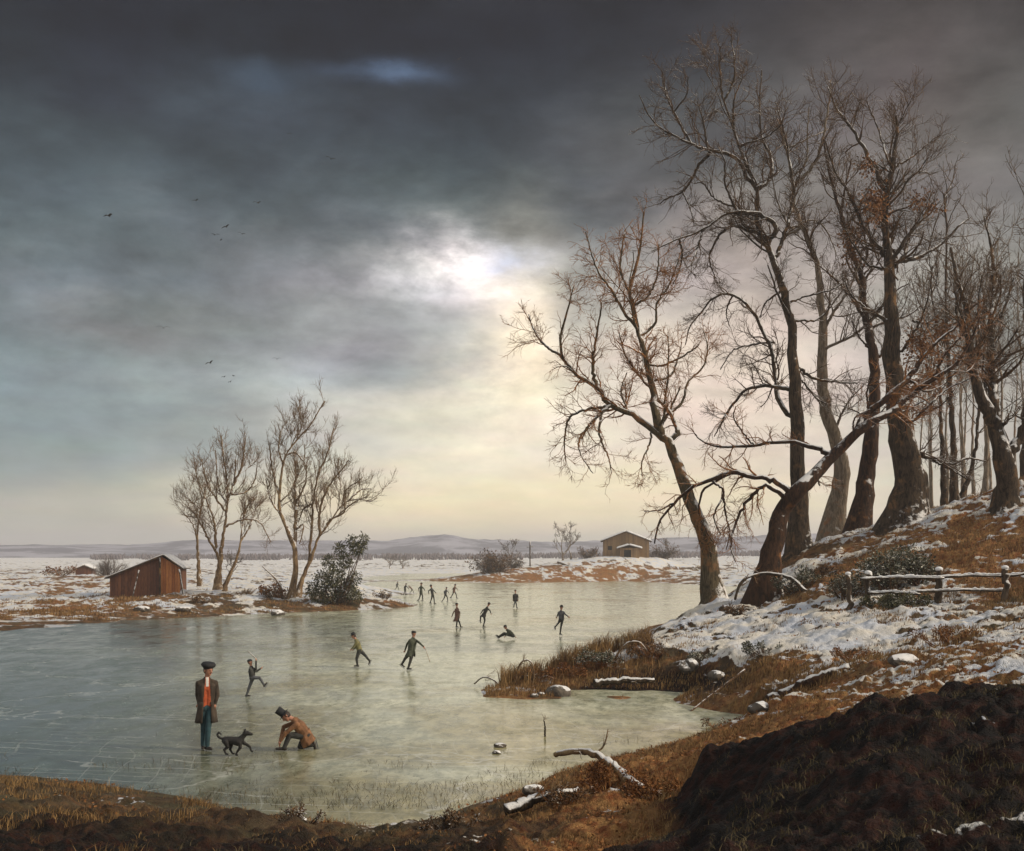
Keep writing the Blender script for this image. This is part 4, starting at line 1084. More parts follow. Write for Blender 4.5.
fY = 38.0
fb = ground_pt(905, fY)
fence = empty('rail_fence', tuple(fb), 'low snow capped wooden rail fence on the bank at right', 'fence')
def fence_piece(name, pts, r, seed):
    rng = np.random.default_rng(seed)
    P, R = resample([np.array(p) - fb for p in pts], np.array(r), 12, .25, rng)
    me = tube_mesh(name, [(P[None], R[None], 8, .3)], seed=seed, caps=True)
    o = bpy.data.objects.new(name, me); col.objects.link(o); me.materials.append(M['wood_grey']); o.parent = fence
    return o
def post(px, top, r, Y=fY, seed=0, dx=0):
    g = ground_pt(px, Y)
    t = W(px + dx, top, Y)
    p = fence_piece('post', [g - np.array([0, 0, .4]), (g + t) / 2, t], [r * 1.1, r, r * .9], seed)
    cap = bmesh.new(); bmesh.ops.create_icosphere(cap, subdivisions=2, radius=r * 1.15, matrix=__import__('mathutils').Matrix.Translation(Vector(t - fb) + Vector((0, 0, .02))) @ __import__('mathutils').Matrix.Diagonal((1, 1, .6, 1)))
    bm_obj('snow_cap', cap, M['snow'], p, smooth=True)
post(868, 573, .11, seed=1); post(939, 569.5, .12, seed=2); post(850, 574, .09, seed=3, dx=-2); post(1005, 568, .11, 37, seed=4); post(1060, 566, .11, 36, seed=5)
for a, b_, ya, yb, sd in ((860, 944, 579, 578, 11), (932, 1008, 577.5, 575.5, 12), (1000, 1066, 576, 573, 13), (912, 1008, 592, 590.5, 14), (868, 920, 593, 594, 15)):
    p0, p1 = W(a, ya, fY - .1), W(b_, yb, fY - .5)
    rail = fence_piece('rail', [p0, (p0 + p1) / 2 + np.array([0, 0, .03]), p1], [.055, .05, .045], sd)
    rng = np.random.default_rng(sd)
    P, R = resample([p0 - fb + np.array([0.1, 0, .055]), (p0 + p1) / 2 - fb + np.array([0, 0, .085]), p1 - fb + np.array([-.1, 0, .05])], [.03, .045, .03], 40, .3, rng)
    R = R * (.5 + .8 * rng.random(40))
    me = tube_mesh('rail_snow', [(P[None], R[None], 7, .3)], caps=True)
    o = bpy.data.objects.new('rail_snow', me); col.objects.link(o); me.materials.append(M['snow']); o.parent = rail

def simple_bush(px, Y, w, hgt, n, size, leafm, label, name='bush', twig='twig_dark', seed=0, cat='bush', stems=14, hollow=.3):
    rng = np.random.default_rng(seed + 900)
    b = ground_pt(px, Y)
    bl = []
    for i in range(9):
        a = rng.uniform(-.5, .5); bl.append((a * w, rng.uniform(-.3, .3) * w, hgt * rng.uniform(.25, .75) * (1 - abs(a) * .6), hgt * rng.uniform(.22, .34)))
    return bush(name, label, tuple(b), bl, n, size, leafm, stems, hgt, twig=twig, cat=cat, hollow=hollow)
simple_bush(886, 40, 1.5, 1.7, 2600, .10, 'leaf_snow', 'bush laden with snow behind the rail fence, left of the rounder one', seed=1)
simple_bush(914, 40.5, 1.1, 1.75, 2200, .10, 'leaf_snow', 'rounder snow crusted bush behind the middle of the rail fence', seed=2)
simple_bush(845, 40, .9, 1.2, 1000, .09, 'leaf_snow', 'small snowy bush at the left end of the rail fence', seed=3)
simple_bush(896, 37.3, 2.0, .7, 2200, .09, 'leaf_ever', 'low dark green thicket in front of the rail fence', seed=4, name='thicket')
simple_bush(798, 44, 1.8, .9, 1500, .09, 'leaf_snow', 'ragged brown bush dusted with snow right of the leaning tree', seed=5)
simple_bush(823, 45, 1.2, .5, 700, .08, 'leaf_brown', 'low brown scrub between the leaning tree and the fence', seed=6)
simple_bush(735, 43, .9, .5, 500, .08, 'leaf_brown', 'small brown scrub at the foot of the river bank tree', seed=7)
simple_bush(600, 36.2, 1.6, .55, 1300, .07, 'leaf_snow', 'snow dusted bramble tangle in the middle of the reed spit', seed=31, name='bramble', cat='bramble', twig='twig_rust', stems=24)
simple_bush(566, 35.6, 1.3, .5, 700, .07, 'leaf_rust', 'russet bramble between the round stone and the snowy tangle', seed=32, name='bramble', cat='bramble', twig='twig_rust', stems=22)
simple_bush(652, 37, 1.5, .6, 900, .07, 'leaf_brown', 'brown bramble over the dark ledge where the reed spit joins the bank', seed=33, name='bramble', cat='bramble', twig='twig_rust', stems=22)
simple_bush(700, 35.3, 1.2, .4, 800, .06, 'leaf_snow', 'frosted scrub hanging over the dark ledge below the snow', seed=34, name='bramble', cat='bramble', twig='twig_dark', stems=20)
simple_bush(528, 35.4, .9, .55, 400, .06, 'leaf_rust', 'small thorny scrub at the outer end of the reed spit', seed=35, name='bramble', cat='bramble', twig='twig_ochre', stems=20)
simple_bush(612, 16.4, .9, .42, 1500, .045, 'leaf_rust', 'rust coloured bracken clump under the crooked driftwood', seed=36, name='bracken', cat='bracken', twig='twig_rust', stems=26)
simple_bush(655, 15.6, .8, .38, 1200, .045, 'leaf_rust', 'rust coloured bracken between the driftwood and the black hummock', seed=37, name='bracken', cat='bracken', twig='twig_rust', stems=26)
simple_bush(560, 15.6, .7, .28, 800, .04, 'leaf_brown', 'brown bracken behind the rotting log', seed=38, name='bracken', cat='bracken', twig='twig_rust', stems=20)
simple_bush(450, 15.2, .8, .25, 500, .035, 'leaf_brown', 'low dark scrub at the lower shore, left of the rotting log', seed=39, name='scrub', cat='scrub', twig='twig_dark', stems=24)
simple_bush(300, 15.6, .7, .24, 400, .035, 'leaf_brown', 'low dark scrub on the lower shore under the kneeling man', seed=40, name='scrub', cat='scrub', twig='twig_dark', stems=24)
simple_bush(765, 33, 1.3, .4, 700, .06, 'leaf_snow', 'small frosted heather clump in the open snow below the leaning tree', seed=41, name='scrub', cat='scrub')
simple_bush(858, 28, 1.3, .45, 900, .05, 'leaf_rust', 'rusty bracken clump on the slope just above the reddish log', seed=42, name='bracken', cat='bracken', twig='twig_rust', stems=20)
simple_bush(950, 27, 1.4, .5, 900, .05, 'leaf_rust', 'rusty bracken clump at the right edge below the fence', seed=43, name='bracken', cat='bracken', twig='twig_rust', stems=20)
simple_bush(730, 26.5, 1.1, .35, 700, .05, 'leaf_brown', 'brown bracken at the water edge below the long dead branch', seed=44, name='bracken', cat='bracken', twig='twig_rust', stems=20)
simple_bush(275, 88, 2.2, 1.3, 900, .16, 'leaf_rust', 'rusty low scrub at the foot of the tallest island tree', seed=8, twig='twig_ochre')
simple_bush(247, 90, 1.6, .7, 0, .1, 'leaf_rust', 'pale twiggy scrub between the two groups of island trees', seed=9, twig='twig_ochre', stems=26)
simple_bush(382, 92, 1.5, .7, 400, .12, 'leaf_brown', 'brown scrub near the tip of the island', seed=10)
simple_bush(200, 84, 2.4, .7, 600, .12, 'leaf_brown', 'low brown brush in front of the shed corner', seed=11)
simple_bush(490, 187, 5.5, 4.6, 900, .35, 'leaf_brown', 'dark rounded bush at the tip of the far right shore', seed=12, stems=60)
simple_bush(500, 186, 3, 2.4, 500, .3, 'leaf_brown', 'smaller bush right of the dark rounded one on the far shore', seed=13, stems=30)
simple_bush(515, 196, 3.5, 2.8, 260, .3, 'leaf_brown', 'thin grey bush between the dark bush and the far poplar', seed=14, stems=40, twig='twig_pale')
simple_bush(588, 205, 4.5, 2.6, 300, .3, 'leaf_brown', 'low grey bush left of the barn', seed=15, stems=40, twig='twig_pale')
simple_bush(662, 208, 5, 3.4, 300, .3, 'leaf_brown', 'grey bush at the right end of the barn', seed=16, stems=50, twig='twig_pale')
simple_bush(109, 155, 4.5, 3.3, 0, .3, 'leaf_brown', 'bare grey bush in the snowfield behind the shed', seed=17, stems=60, twig='twig_pale')
simple_bush(62, 150, 4.5, 1.6, 400, .25, 'leaf_rust', 'rusty bush beside the tiny cottage', seed=18, stems=30, twig='twig_ochre')

def far_tree(px, Y, top, label, seed, spread=.25, bark='bark_pale'):
    g = ground_pt(px, Y)
    pyb = HY - (g[2] - CH) / Y * F
    rng = np.random.default_rng(seed)
    hpx = pyb - top
    pts = [(px + rng.normal(0, .4) * i, pyb - hpx * i / 5) for i in range(6)]
    limbs = [('P', pts, max(1.6, hpx * .07), .5)]
    for k in range(4):
        t = rng.uniform(.15, .6); sgn = (-1) ** k
        x0, y0 = px, pyb - hpx * t
        limbs.append(('P', [(x0, y0), (x0 + sgn * hpx * spread * .5, y0 - hpx * .2), (x0 + sgn * hpx * spread * .7, y0 - hpx * .38)], 1, .4))
    return tree('bare_tree', label, Y, limbs, bark, 'twig_pale', seed, extra=4, extra_len=(1.5, 4), crown=dict(dens=(1.3, 4, 1.5), up=.1, rmin=.03, L=((.8, 2.2), (.4, 1.2), (.2, .6))), flare=.2, sides=7)
far_tree(563, 205, 529, 'misty grey poplar left of the barn on the far shore', 301, .35)
far_tree(571, 208, 531, 'misty tree just right of the grey poplar', 302, .35)
far_tree(512, 200, 545, 'small faint tree between the dark bush and the post', 303, .4)
far_tree(668, 215, 541, 'faint tree behind the right end of the barn', 304, .4)
far_tree(390, 300, 556, 'tiny tree on the far shore, left one', 305, .4)
far_tree(403, 305, 558, 'tiny tree on the far shore, right one', 306, .4)
far_tree(232, 150, 556, 'faint small tree in the snow behind the island trees', 307, .4)
g = ground_pt(530, 200)
tp = empty('wooden_post', tuple(g), 'thin tall post standing by the far poplar', 'post')
pole('shaft', (0, 0, -.3), (0, 0, 4.6), .13, M['wood_grey'], tp)
pole('cross_arm', (-.6, 0, 3.6), (.6, 0, 3.65), .09, M['wood_grey'], tp)

# far woods seen as a grey mass under the hills
def far_woods():
    rng = np.random.default_rng(8)
    n = 5200
    px = np.concatenate([rng.uniform(90, 400, n // 2), rng.uniform(380, 760, n // 2)])
    Y = rng.uniform(520, 760, n)
    x = (px - CX) / F * Y
    d = fbm(px / 26., Y / 60., 3, 4)
    keep = d > -.02
    x, Y = x[keep], Y[keep]; n = len(x)
    h = rng.uniform(1.2, 3.8, n)
    zb = field(x, Y)[:, 0]
    P = np.empty((n, 3, 3)); P[:, 0] = np.stack([x, Y, zb - .3], 1); P[:, 1] = P[:, 0] + np.stack([rng.normal(0, .4, n), rng.normal(0, .4, n), h * .6], 1); P[:, 2] = P[:, 1] + np.stack([rng.normal(0, .6, n), rng.normal(0, .6, n), h * .4], 1)
    R = np.stack([np.full(n, .22), np.full(n, .6), np.full(n, .1)], 1) * rng.uniform(.5, 1.3, n)[:, None]
    return tube_mesh('far_woods', [(P, R, 4, 0)])
M['far_wood'] = mat_plain('far_wood', (.12, .10, .10), .95, .4, .05)
tag(link('far_woods', far_woods(), M['far_wood']), 'grey band of far woods on the snowy plain below the hills', 'woods', kind='stuff')

def log(name, label, pts, r0, r1, mat='wood_grey', cat='log', seed=0, snow=True, branches=0, sides=10):
    rng = np.random.default_rng(seed)
    P, R = resample(pts, np.linspace(r0, r1, len(pts)), 24, .14, rng)
    root = empty(name, tuple(P[0]), label, cat)
    sets = [(P[None], R[None], sides, .35)]
    link('wood', tube_mesh('wood', sets, seed=seed, caps=True), M[mat], root)
    if branches:
        for q in range(branches):
            T = spawn(P[None], R[None], 1, (.2, .6), (.5, 1.1), 7, rng, .2, .02, .2, .5, .008, .04)
            T2 = spawn(*T, 4, (.12, .45), (.4, 1), 4, rng, .2, .02, .2, .6, .006)
            link('twig', tube_mesh('twig', [(*T, 4, 0), (*T2, 3, 0)]), M['twig_ochre'], root)
    if snow:
        k = slice(3, 21)
        Ps = P[k] + np.array([0, 0, 1]) * R[k][:, None] * .62
        n = 46
        tt = np.linspace(0, 17, n)
        Pq = np.stack([np.interp(tt, np.arange(18), Ps[:, c]) for c in range(3)], 1)
        Rq = np.interp(tt, np.arange(18), R[k]) * (.34 + .35 * fbm(np.linspace(0, 5, n), np.full(n, seed * 3.3), 2, seed)) * np.sin(np.linspace(.15, 3.0, n)) ** .6
        link('snow', tube_mesh('snow', [(Pq[None], Rq[None], 8, .12)], caps=True), M['snow'], root)
    return root
log('fallen_branch', 'snow dusted fallen branch arching off the foot of the leaning tree', [W(735, 600, 44), W(741, 583, 44), W(755, 575, 44.1), W(775, 574, 44), W(792, 579, 43.6), W(806, 592, 43)], .05, .09, 'bark_dark', 'branch', 1, branches=14)
log('driftwood', 'crooked driftwood limb arching over the orange bank in the foreground', [W(555, 755, 17.4), W(575, 751, 17.2), W(594, 754, 17), W(610, 763, 16.8), W(623, 775, 16.5), W(641, 790, 15.8)], .04, .085, 'bark_ochre', 'driftwood', 2, branches=3, snow=False)
gA, gB = ground_pt(505, 15.6, .12), ground_pt(580, 16.0, .16)
log('fallen_log', 'dark rotting log with snow on it at the bottom of the picture', [gA, (gA + gB) / 2 + np.array([0, 0, .03]), gB], .085, .06, 'bark_dark', 'log', 3, branches=4)
gA, gB = ground_pt(594, 34.6, .22), ground_pt(655, 34.4, .30)
log('fallen_log', 'long snow topped log along the water edge of the reed spit', [gA, (gA + gB) / 2 + np.array([0, 0, .05]), gB], .12, .08, 'bark_dark', 'log', 4, branches=5)
gA, gB = ground_pt(768, 27, .12), ground_pt(850, 26.5, .14)
log('fallen_log', 'reddish log under a line of snow across the middle of the bank', [gA, (gA + gB) / 2 + np.array([0, 0, .05]), gB], .16, .12, 'bark_rust', 'log', 5)
gA, gB = ground_pt(652, 29, .06), ground_pt(745, 31, .25)
log('fallen_branch', 'long thin dead branch lying on the mud below the snowy hummock', [gA, (gA + gB) / 2 + np.array([0, 0, .05]), gB], .025, .035, 'twig_dark', 'branch', 6, snow=False, branches=8)
log('bent_branch', 'pale looped branch arching over the dark end of the reed spit', [W(612, 672, 37), W(617, 655, 37), W(628, 643, 37), W(640, 643, 37), W(648, 655, 37.1), W(646, 672, 37)], .045, .03, 'bark_ochre', 'branch', 7, branches=5)
log('bent_branch', 'narrow hooped stem near the tip of the reed spit', [W(516, 688, 35), W(517, 672, 35), W(523, 661, 35), W(531, 662, 35), W(534, 674, 35.1), W(533, 688, 35)], .03, .02, 'bark_ochre', 'branch', 8, branches=6)
log('bent_branch', 'bramble stem arching onto the ice at the very tip of the reed spit', [W(474, 684, 35.4), W(484, 677, 35.4), W(495, 681, 35.4), W(502, 690, 35.5), W(506, 697, 35.6)], .02, .03, 'bark_dark', 'branch', 9, branches=8, snow=False)
log('bent_branch', 'broken snowy branch fork beside the island scrub', [W(283, 602, 88), W(281, 588, 88), W(274, 577, 88), W(262, 566, 88)], .13, .05, 'bark_pale', 'branch', 10, branches=2, snow=True)
log('fallen_branch', 'bleached branch lying across the far right shore', [W(558, 562, 196), W(575, 568, 193), W(592, 573.5, 190)], .22, .15, 'bark_pale', 'branch', 11)
log('wooden_stake', 'short dark stake frozen upright in the ice near the lower bank', [W(545, 738, 25.6), W(545, 728, 25.6), W(544, 720, 25.6)], .022, .014, 'bark_rust', 'stake', 12, snow=False, branches=2, sides=6)

def stone(px, Y, r, label, seed, sq=.6, snowcap=True, dz=0.):
    rng = np.random.default_rng(seed)
    X = (px - CX) / F * Y
    z = max(Hs(X, Y), 0.0)
    bm = bmesh.new(); bmesh.ops.create_icosphere(bm, subdivisions=3, radius=r)
    for v in bm.verts:
        c = v.co
        k = 1 + .35 * float(fbm(np.array([c.x / r * 1.1 + seed]), np.array([c.y / r * 1.1 + c.z / r]), 3, seed)[0])
        v.co = Vector((c.x * k * 1.25, c.y * k, c.z * k * sq))
    o = bm_obj('stone', bm, M['stone'], None, smooth=False)
    o.location = (X, Y, z + r * sq * .35 + dz); o.rotation_euler = (0, 0, rng.uniform(0, 6))
    tag(o, label, 'stone')
    return o
for a in ((558, 33.0, .28, 'round snow topped stone standing in the ice off the reed spit', 1, .9), (534, 32.5, .12, 'small stone in the ice left of the round snow topped one', 2), (541, 32.8, .1, 'tiny stone nearest the round snow topped one', 3),
          (500, 24.2, .12, 'low stone on the ice in the centre foreground', 4), (497, 23.4, .09, 'smaller stone in front of the low one on the foreground ice', 5), (533, 17.6, .14, 'snowy stone among the grass at the lower bank', 6),
          (690, 35, .33, 'large snow covered boulder at the foot of the bank', 7, .8), (716, 33, .26, 'boulder beside the large snow covered one', 8, .8), (620, 78, .0001, '', 9),
          (142, 78, .5, 'pale stone on the shore below the shed', 10), (183, 78, .42, 'stone on the shore below the shed door', 11), (278, 78, .5, 'snowy stone on the shore below the tallest island tree', 12), (300, 15.9, .10, 'snow flecked stone low in the weeds at lower left', 13),
          (238, 16.6, .09, 'small wet stone in the weeds at the far lower left', 14), (760, 24.5, .25, 'brown stone below the reddish log', 15), (905, 24, .28, 'stone at the right side of the bank under the snow slope', 16)):
    if a[2] > .01: stone(*a)

# ------------------------------------------------------------------ grass and reeds (uncountable)
def blades(name, label, x, y, hgt, wid, mat, seed, lean=.35, cat='grass'):
    rng = np.random.default_rng(seed)
    n = len(x)
    f = field(x, y)
    z = f[:, 0]
    ok = z > -.02
    x, y, z, hgt = x[ok], y[ok], z[ok], hgt[ok]; n = len(x)
    a = rng.uniform(0, 6.283, n); s = np.stack([np.cos(a), np.sin(a), np.zeros(n)], 1)
    b = rng.uniform(0, 6.283, n); l = np.stack([np.cos(b), np.sin(b), np.zeros(n)], 1) * (lean * rng.random(n) ** .7)[:, None]
    l[:, 0] += .10
    p0 = np.stack([x, y, z - .03], 1)
    p1 = p0 + (l * .35 + [0, 0, .62]) * hgt[:, None]
    p2 = p0 + (l * 1.3 + [0, 0, .95]) * hgt[:, None]
    w = wid * rng.uniform(.6, 1.3, n)[:, None]
    V = np.stack([p0 - s * w, p0 + s * w, p1 + s * w * .7, p1 - s * w * .7, p2], 1).reshape(-1, 3)
    i = np.arange(n)[:, None] * 5
    me = np_mesh(name, V, [i + np.array([[0, 1, 2, 3]]), i + np.array([[3, 2, 4]])])
    return tag(link(name, me, mat, smooth=False), label, cat, kind='stuff')

def scatter(n, pxr, Yr, seed, fn, clump=1.2, thr=0.):
    rng = np.random.default_rng(seed)
    px = rng.uniform(*pxr, n); Y = np.exp(rng.uniform(math.log(Yr[0]), math.log(Yr[1]), n))
    x = (px - CX) / F * Y
    f = field(x, Y)
    d = fbm(x / clump, Y / clump, 3, seed) * .8 + fn(f)
    k = (d > thr + rng.uniform(-.25, .25, n)) & (f[:, 0] > .02)
    return x[k], Y[k], d[k], rng
x, y, d, rng = scatter(260000, (-150, 1180), (9, 26), 61, lambda f: f[:, 2] * .5 - f[:, 1] * .7 - f[:, 3] * 1.1 - .02)
blades('dry_grass', 'dry straw coloured grass and weeds over the near bank', x, y, rng.uniform(.04, .15, len(x)) * (.5 + 1.1 * vnoise(x / .9, y / .9, 12)), .0045, M['grass'], 1, .7)
x, y, d, rng = scatter(200000, (430, 1150), (26, 60), 62, lambda f: f[:, 2] * .6 - f[:, 1] * .7 + .0)
blades('dry_grass', 'russet grass on the slope around the big trees', x, y, rng.uniform(.06, .24, len(x)) * (.7 + .8 * np.clip(d, 0, .6)), .010, M['grass'], 2)
x, y, d, rng = scatter(60000, (-80, 420), (70, 100), 63, lambda f: f[:, 2] * .5 - f[:, 1] * .7 - .14, 2.5)
blades('dry_grass', 'brown shore grass along the island', x, y, rng.uniform(.06, .26, len(x)), .025, M['grass'], 3)
# reeds on the spit
rng = np.random.default_rng(64)
px = rng.normal(0, 1, 9000); t = rng.random(9000)
cpx = 500 + t * 150; Yc = 36.5 + t * 2.6
x = (cpx - CX) / F * Yc; y = Yc + px * 1.0
k = fbm(x / 1.2, y / 1.2, 3, 5) > -.12
blades('reeds', 'tall golden brown reeds on the spit reaching into the ice', x[k], y[k], rng.uniform(.2, .85, k.sum()) * (.4 + .9 * vnoise(x[k] / .8, y[k] / .8, 3)), .010, M['grass'], 4, .5, 'reeds')
# dark weeds over the peat hummock and the lower left corner
x, y, d, rng = scatter(190000, (-150, 1180), (5, 21), 65, lambda f: f[:, 3] * .2 - .24, .5)
blades('dark_weeds', 'dark frosted weeds over the black hummock and the lower bank', x, y, rng.uniform(.02, .08, len(x)) * (.6 + 1.2 * vnoise(x / .7, y / .7, 8)), .004, M['grass_dark'], 5, .9, 'weeds')
def ice_weeds():
    rng = np.random.default_rng(71)
    n = 9000
    px = rng.uniform(-60, 760, n); py = 700 + rng.random(n) ** .55 * 110
    Y = CH * F / (py - HY); x = (px - CX) / F * Y
    d = fbm(x / 1.3, Y / 1.3, 3, 9) + (py - 775) / 90 
    f = field(x, Y)[:, 0]
    k = (d > 0) & (f < .03) & (f > -.75)
    x, Y = x[k], Y[k]; n = len(x)
    h = rng.uniform(.03, .16, n); a = rng.uniform(0, 6.28, n)
    s_ = np.stack([np.cos(a), np.sin(a), np.zeros(n)], 1); l = np.stack([rng.normal(0, .5, n), rng.normal(0, .5, n), np.ones(n)], 1)
    p0 = np.stack([x, Y, np.full(n, -.01)], 1); w = .004
    p1 = p0 + l * h[:, None] * .6; p2 = p0 + l * [1.6, 1.6, .95] * h[:, None]
    V = np.stack([p0 - s_ * w, p0 + s_ * w, p1 + s_ * w * .7, p1 - s_ * w * .7, p2], 1).reshape(-1, 3)
    i = np.arange(n)[:, None] * 5
    return np_mesh('frozen_weeds', V, [i + np.array([[0, 1, 2, 3]]), i + np.array([[3, 2, 4]])])
tag(link('frozen_weeds', ice_weeds(), M['grass_dark'], smooth=False), 'dead weeds poking up through the ice along the lower shore', 'weeds', kind='stuff')
# loose leaf litter and bracken
def litter():
    x, y, d, rng = scatter(60000, (-100, 1150), (10, 50), 66, lambda f: f[:, 2] * .55 - f[:, 1] * .35 - f[:, 3] * .9 - .2, 1.0)
    n = len(x); z = field(x, y)[:, 0]
    c = np.stack([x, y, z + .02], 1)
    t = rng.normal(0, 1, (n, 3)); t[:, 2] = np.abs(t[:, 2]) * .7; t /= np.linalg.norm(t, axis=1, keepdims=True)
    s = np.cross(t, rng.normal(0, 1, (n, 3))); s /= np.linalg.norm(s, axis=1, keepdims=True)
    L = (.018 + .002 * y) * rng.uniform(.5, 1.4, n); L = L[:, None]
    V = np.stack([c, c + t * L * .5 + s * L * .3, c + t * L, c + t * L * .5 - s * L * .3], 1).reshape(-1, 3)
    return np_mesh('leaf_litter', V, np.arange(n * 4).reshape(-1, 4))
tag(link('leaf_litter', litter(), M['leaf_rust'], smooth=False), 'fallen russet leaves and bracken on the banks', 'leaf litter', kind='stuff')

# ------------------------------------------------------------------ people, dog, birds
def capsule(bm_v, bm_f, a, b, ra, rb, sides=12, rings=4):
    a = np.array(a, float); b = np.array(b, float)
    d = b - a; L = np.linalg.norm(d)
    t = d / L if L > 1e-6 else np.array([0, 0, 1.])
    ref = np.array([1., 0, 0]) if abs(t[0]) < .8 else np.array([0, 1., 0])
    u = np.cross(t, ref); u /= np.linalg.norm(u); v = np.cross(t, u)
    prof = []
    for i in range(rings + 1):
        an = math.pi / 2 * i / rings
        prof.append((a - t * ra * math.cos(an), ra * math.sin(an)))
    for i in range(rings + 1):
        an = math.pi / 2 * (1 - i / rings)
        prof.append((b + t * rb * math.cos(an), rb * math.sin(an)))
    off = len(bm_v)
    ang = np.linspace(0, 2 * math.pi, sides, endpoint=False)
    for c, r in prof:
        r = max(r, 1e-4)
        for q in ang: bm_v.append(c + r * (math.cos(q) * u + math.sin(q) * v))
    n = len(prof)
    for i in range(n - 1):
        for j in range(sides):
            bm_f.append((off + i * sides + j, off + i * sides + (j + 1) % sides, off + (i + 1) * sides + (j + 1) % sides, off + (i + 1) * sides + j))
    bm_f.append(tuple(off + j for j in range(sides))[::-1]); bm_f.append(tuple(off + (n - 1) * sides + j for j in range(sides)))

def fuse(name, bones, voxel, mats, parent, keyfn=None, smooth=6):
    """bones: (a, b, ra, rb, matindex); one continuous skin by voxel remesh"""
    V, Fc = [], []
    for a, b, ra, rb, mi in bones: capsule(V, Fc, a, b, ra, rb)
    me = bpy.data.meshes.new('tmp'); me.from_pydata([tuple(v) for v in V], [], Fc)
    o = bpy.data.objects.new('tmp', me); col.objects.link(o)
    md = o.modifiers.new('r', 'REMESH'); md.mode = 'VOXEL'; md.voxel_size = voxel
    sm = o.modifiers.new('s', 'SMOOTH'); sm.factor = .5; sm.iterations = smooth
    dg = bpy.context.evaluated_depsgraph_get(); dg.update()
    nm = bpy.data.meshes.new_from_object(o.evaluated_get(dg))
    bpy.data.objects.remove(o)
    nm.name = name
    n = len(nm.polygons)
    c = np.empty(n * 3, np.float32); nm.polygons.foreach_get('center', c); c = c.reshape(-1, 3)
    best = np.full(n, 1e9); mi_ = np.zeros(n, np.int32)
    for a, b, ra, rb, mi in bones:
        a = np.array(a); b = np.array(b); d = b - a; L2 = (d * d).sum() + 1e-9
        t = np.clip(((c - a) @ d) / L2, 0, 1)
        q = np.linalg.norm(c - (a + t[:, None] * d), axis=1) / (ra + (rb - ra) * t)
        k = q < best; best[k] = q[k]; mi_[k] = mi
    if keyfn is not None: mi_ = keyfn(c, mi_)
    ob = bpy.data.objects.new(name, nm); col.objects.link(ob)
    nm.materials.clear()
    for m in mats: nm.materials.append(m)
    nm.polygons.foreach_set('material_index', mi_.astype(np.int32))
    nm.polygons.foreach_set('use_smooth', np.ones(n, dtype=bool))
    ob.parent = parent
    return ob

skin = mat_plain('skin', (.42, .20, .13), .55, .12, 20)
hair = mat_plain('hair', (.03, .018, .012), .7)
black = mat_plain('black_felt', (.010, .011, .013), .75, .4, 30)
shoe = mat_plain('shoe_leather', (.02, .014, .01), .5)
steel = mat_plain('skate_steel', (.35, .36, .38), .35, .2, 20, metallic=.9)
white = mat_plain('white_linen', (.62, .60, .55), .8, .1)
eyem = mat_plain('eye_dark', (.01, .008, .007), .3)
mouthm = mat_plain('lips', (.25, .07, .05), .5)
def cloth(n, c): return mat_plain('cloth_' + n, tuple(min(1, q * 1.5 + .008) for q in c), .92, .45, 7)
C = dict(brown=cloth('brown', (.030, .020, .012)), dark=cloth('dark', (.022, .022, .020)), teal=cloth('teal', (.010, .034, .042)), olive=cloth('olive', (.11, .10, .04)), green=cloth('green', (.03, .035, .022)),
         tan=cloth('tan', (.135, .062, .026)), red=cloth('orange_red', (.30, .055, .014)), grey=cloth('grey', (.05, .052, .058)), rbrown=cloth('red_brown', (.085, .045, .032)), yellow=cloth('pale_yellow', (.45, .36, .18)), navy=cloth('navy', (.02, .028, .045)))

def unit(v):
    v = np.array(v, float); return v / (np.linalg.norm(v) + 1e-9)

def hat_mesh(kind, k):
    """profile lathe, origin at the crown of the head"""
    if kind == 'cap': prof = [(0, .10), (.06, .105), (.12, .09), (.15, .05), (.138, .01), (.105, -.01), (.10, -.03), (.088, -.03), (.088, .0), (0, .03)]
    elif kind == 'top': prof = [(0, .17), (.085, .17), (.092, .16), (.085, .03), (.088, .0), (.15, -.012), (.155, -.02), (.09, -.022), (.08, -.02), (0, .02)]
    elif kind == 'brim': prof = [(0, .10), (.06, .10), (.085, .08), (.092, .01), (.16, -.012), (.163, -.02), (.09, -.022), (0, .02)]
    else: prof = [(0, .05), (.06, .042), (.095, .015), (.104, -.02), (.105, -.045), (.094, -.05), (.085, -.02), (0, .02)]
    sides = 20
    V, Q = [], []
    for r, z in prof:
        for j in range(sides):
            a = 2 * math.pi * j / sides
            wob = 1 + (.05 * math.sin(a * 2 + 1) if kind == 'cap' else 0)
            V.append((max(r, .001) * math.cos(a) * k * wob, max(r, .001) * math.sin(a) * k * wob, z * k))
    for i in range(len(prof) - 1):
        for j in range(sides): Q.append((i * sides + j, i * sides + (j + 1) % sides, (i + 1) * sides + (j + 1) % sides, (i + 1) * sides + j))
    return np.array(V), np.array(Q)

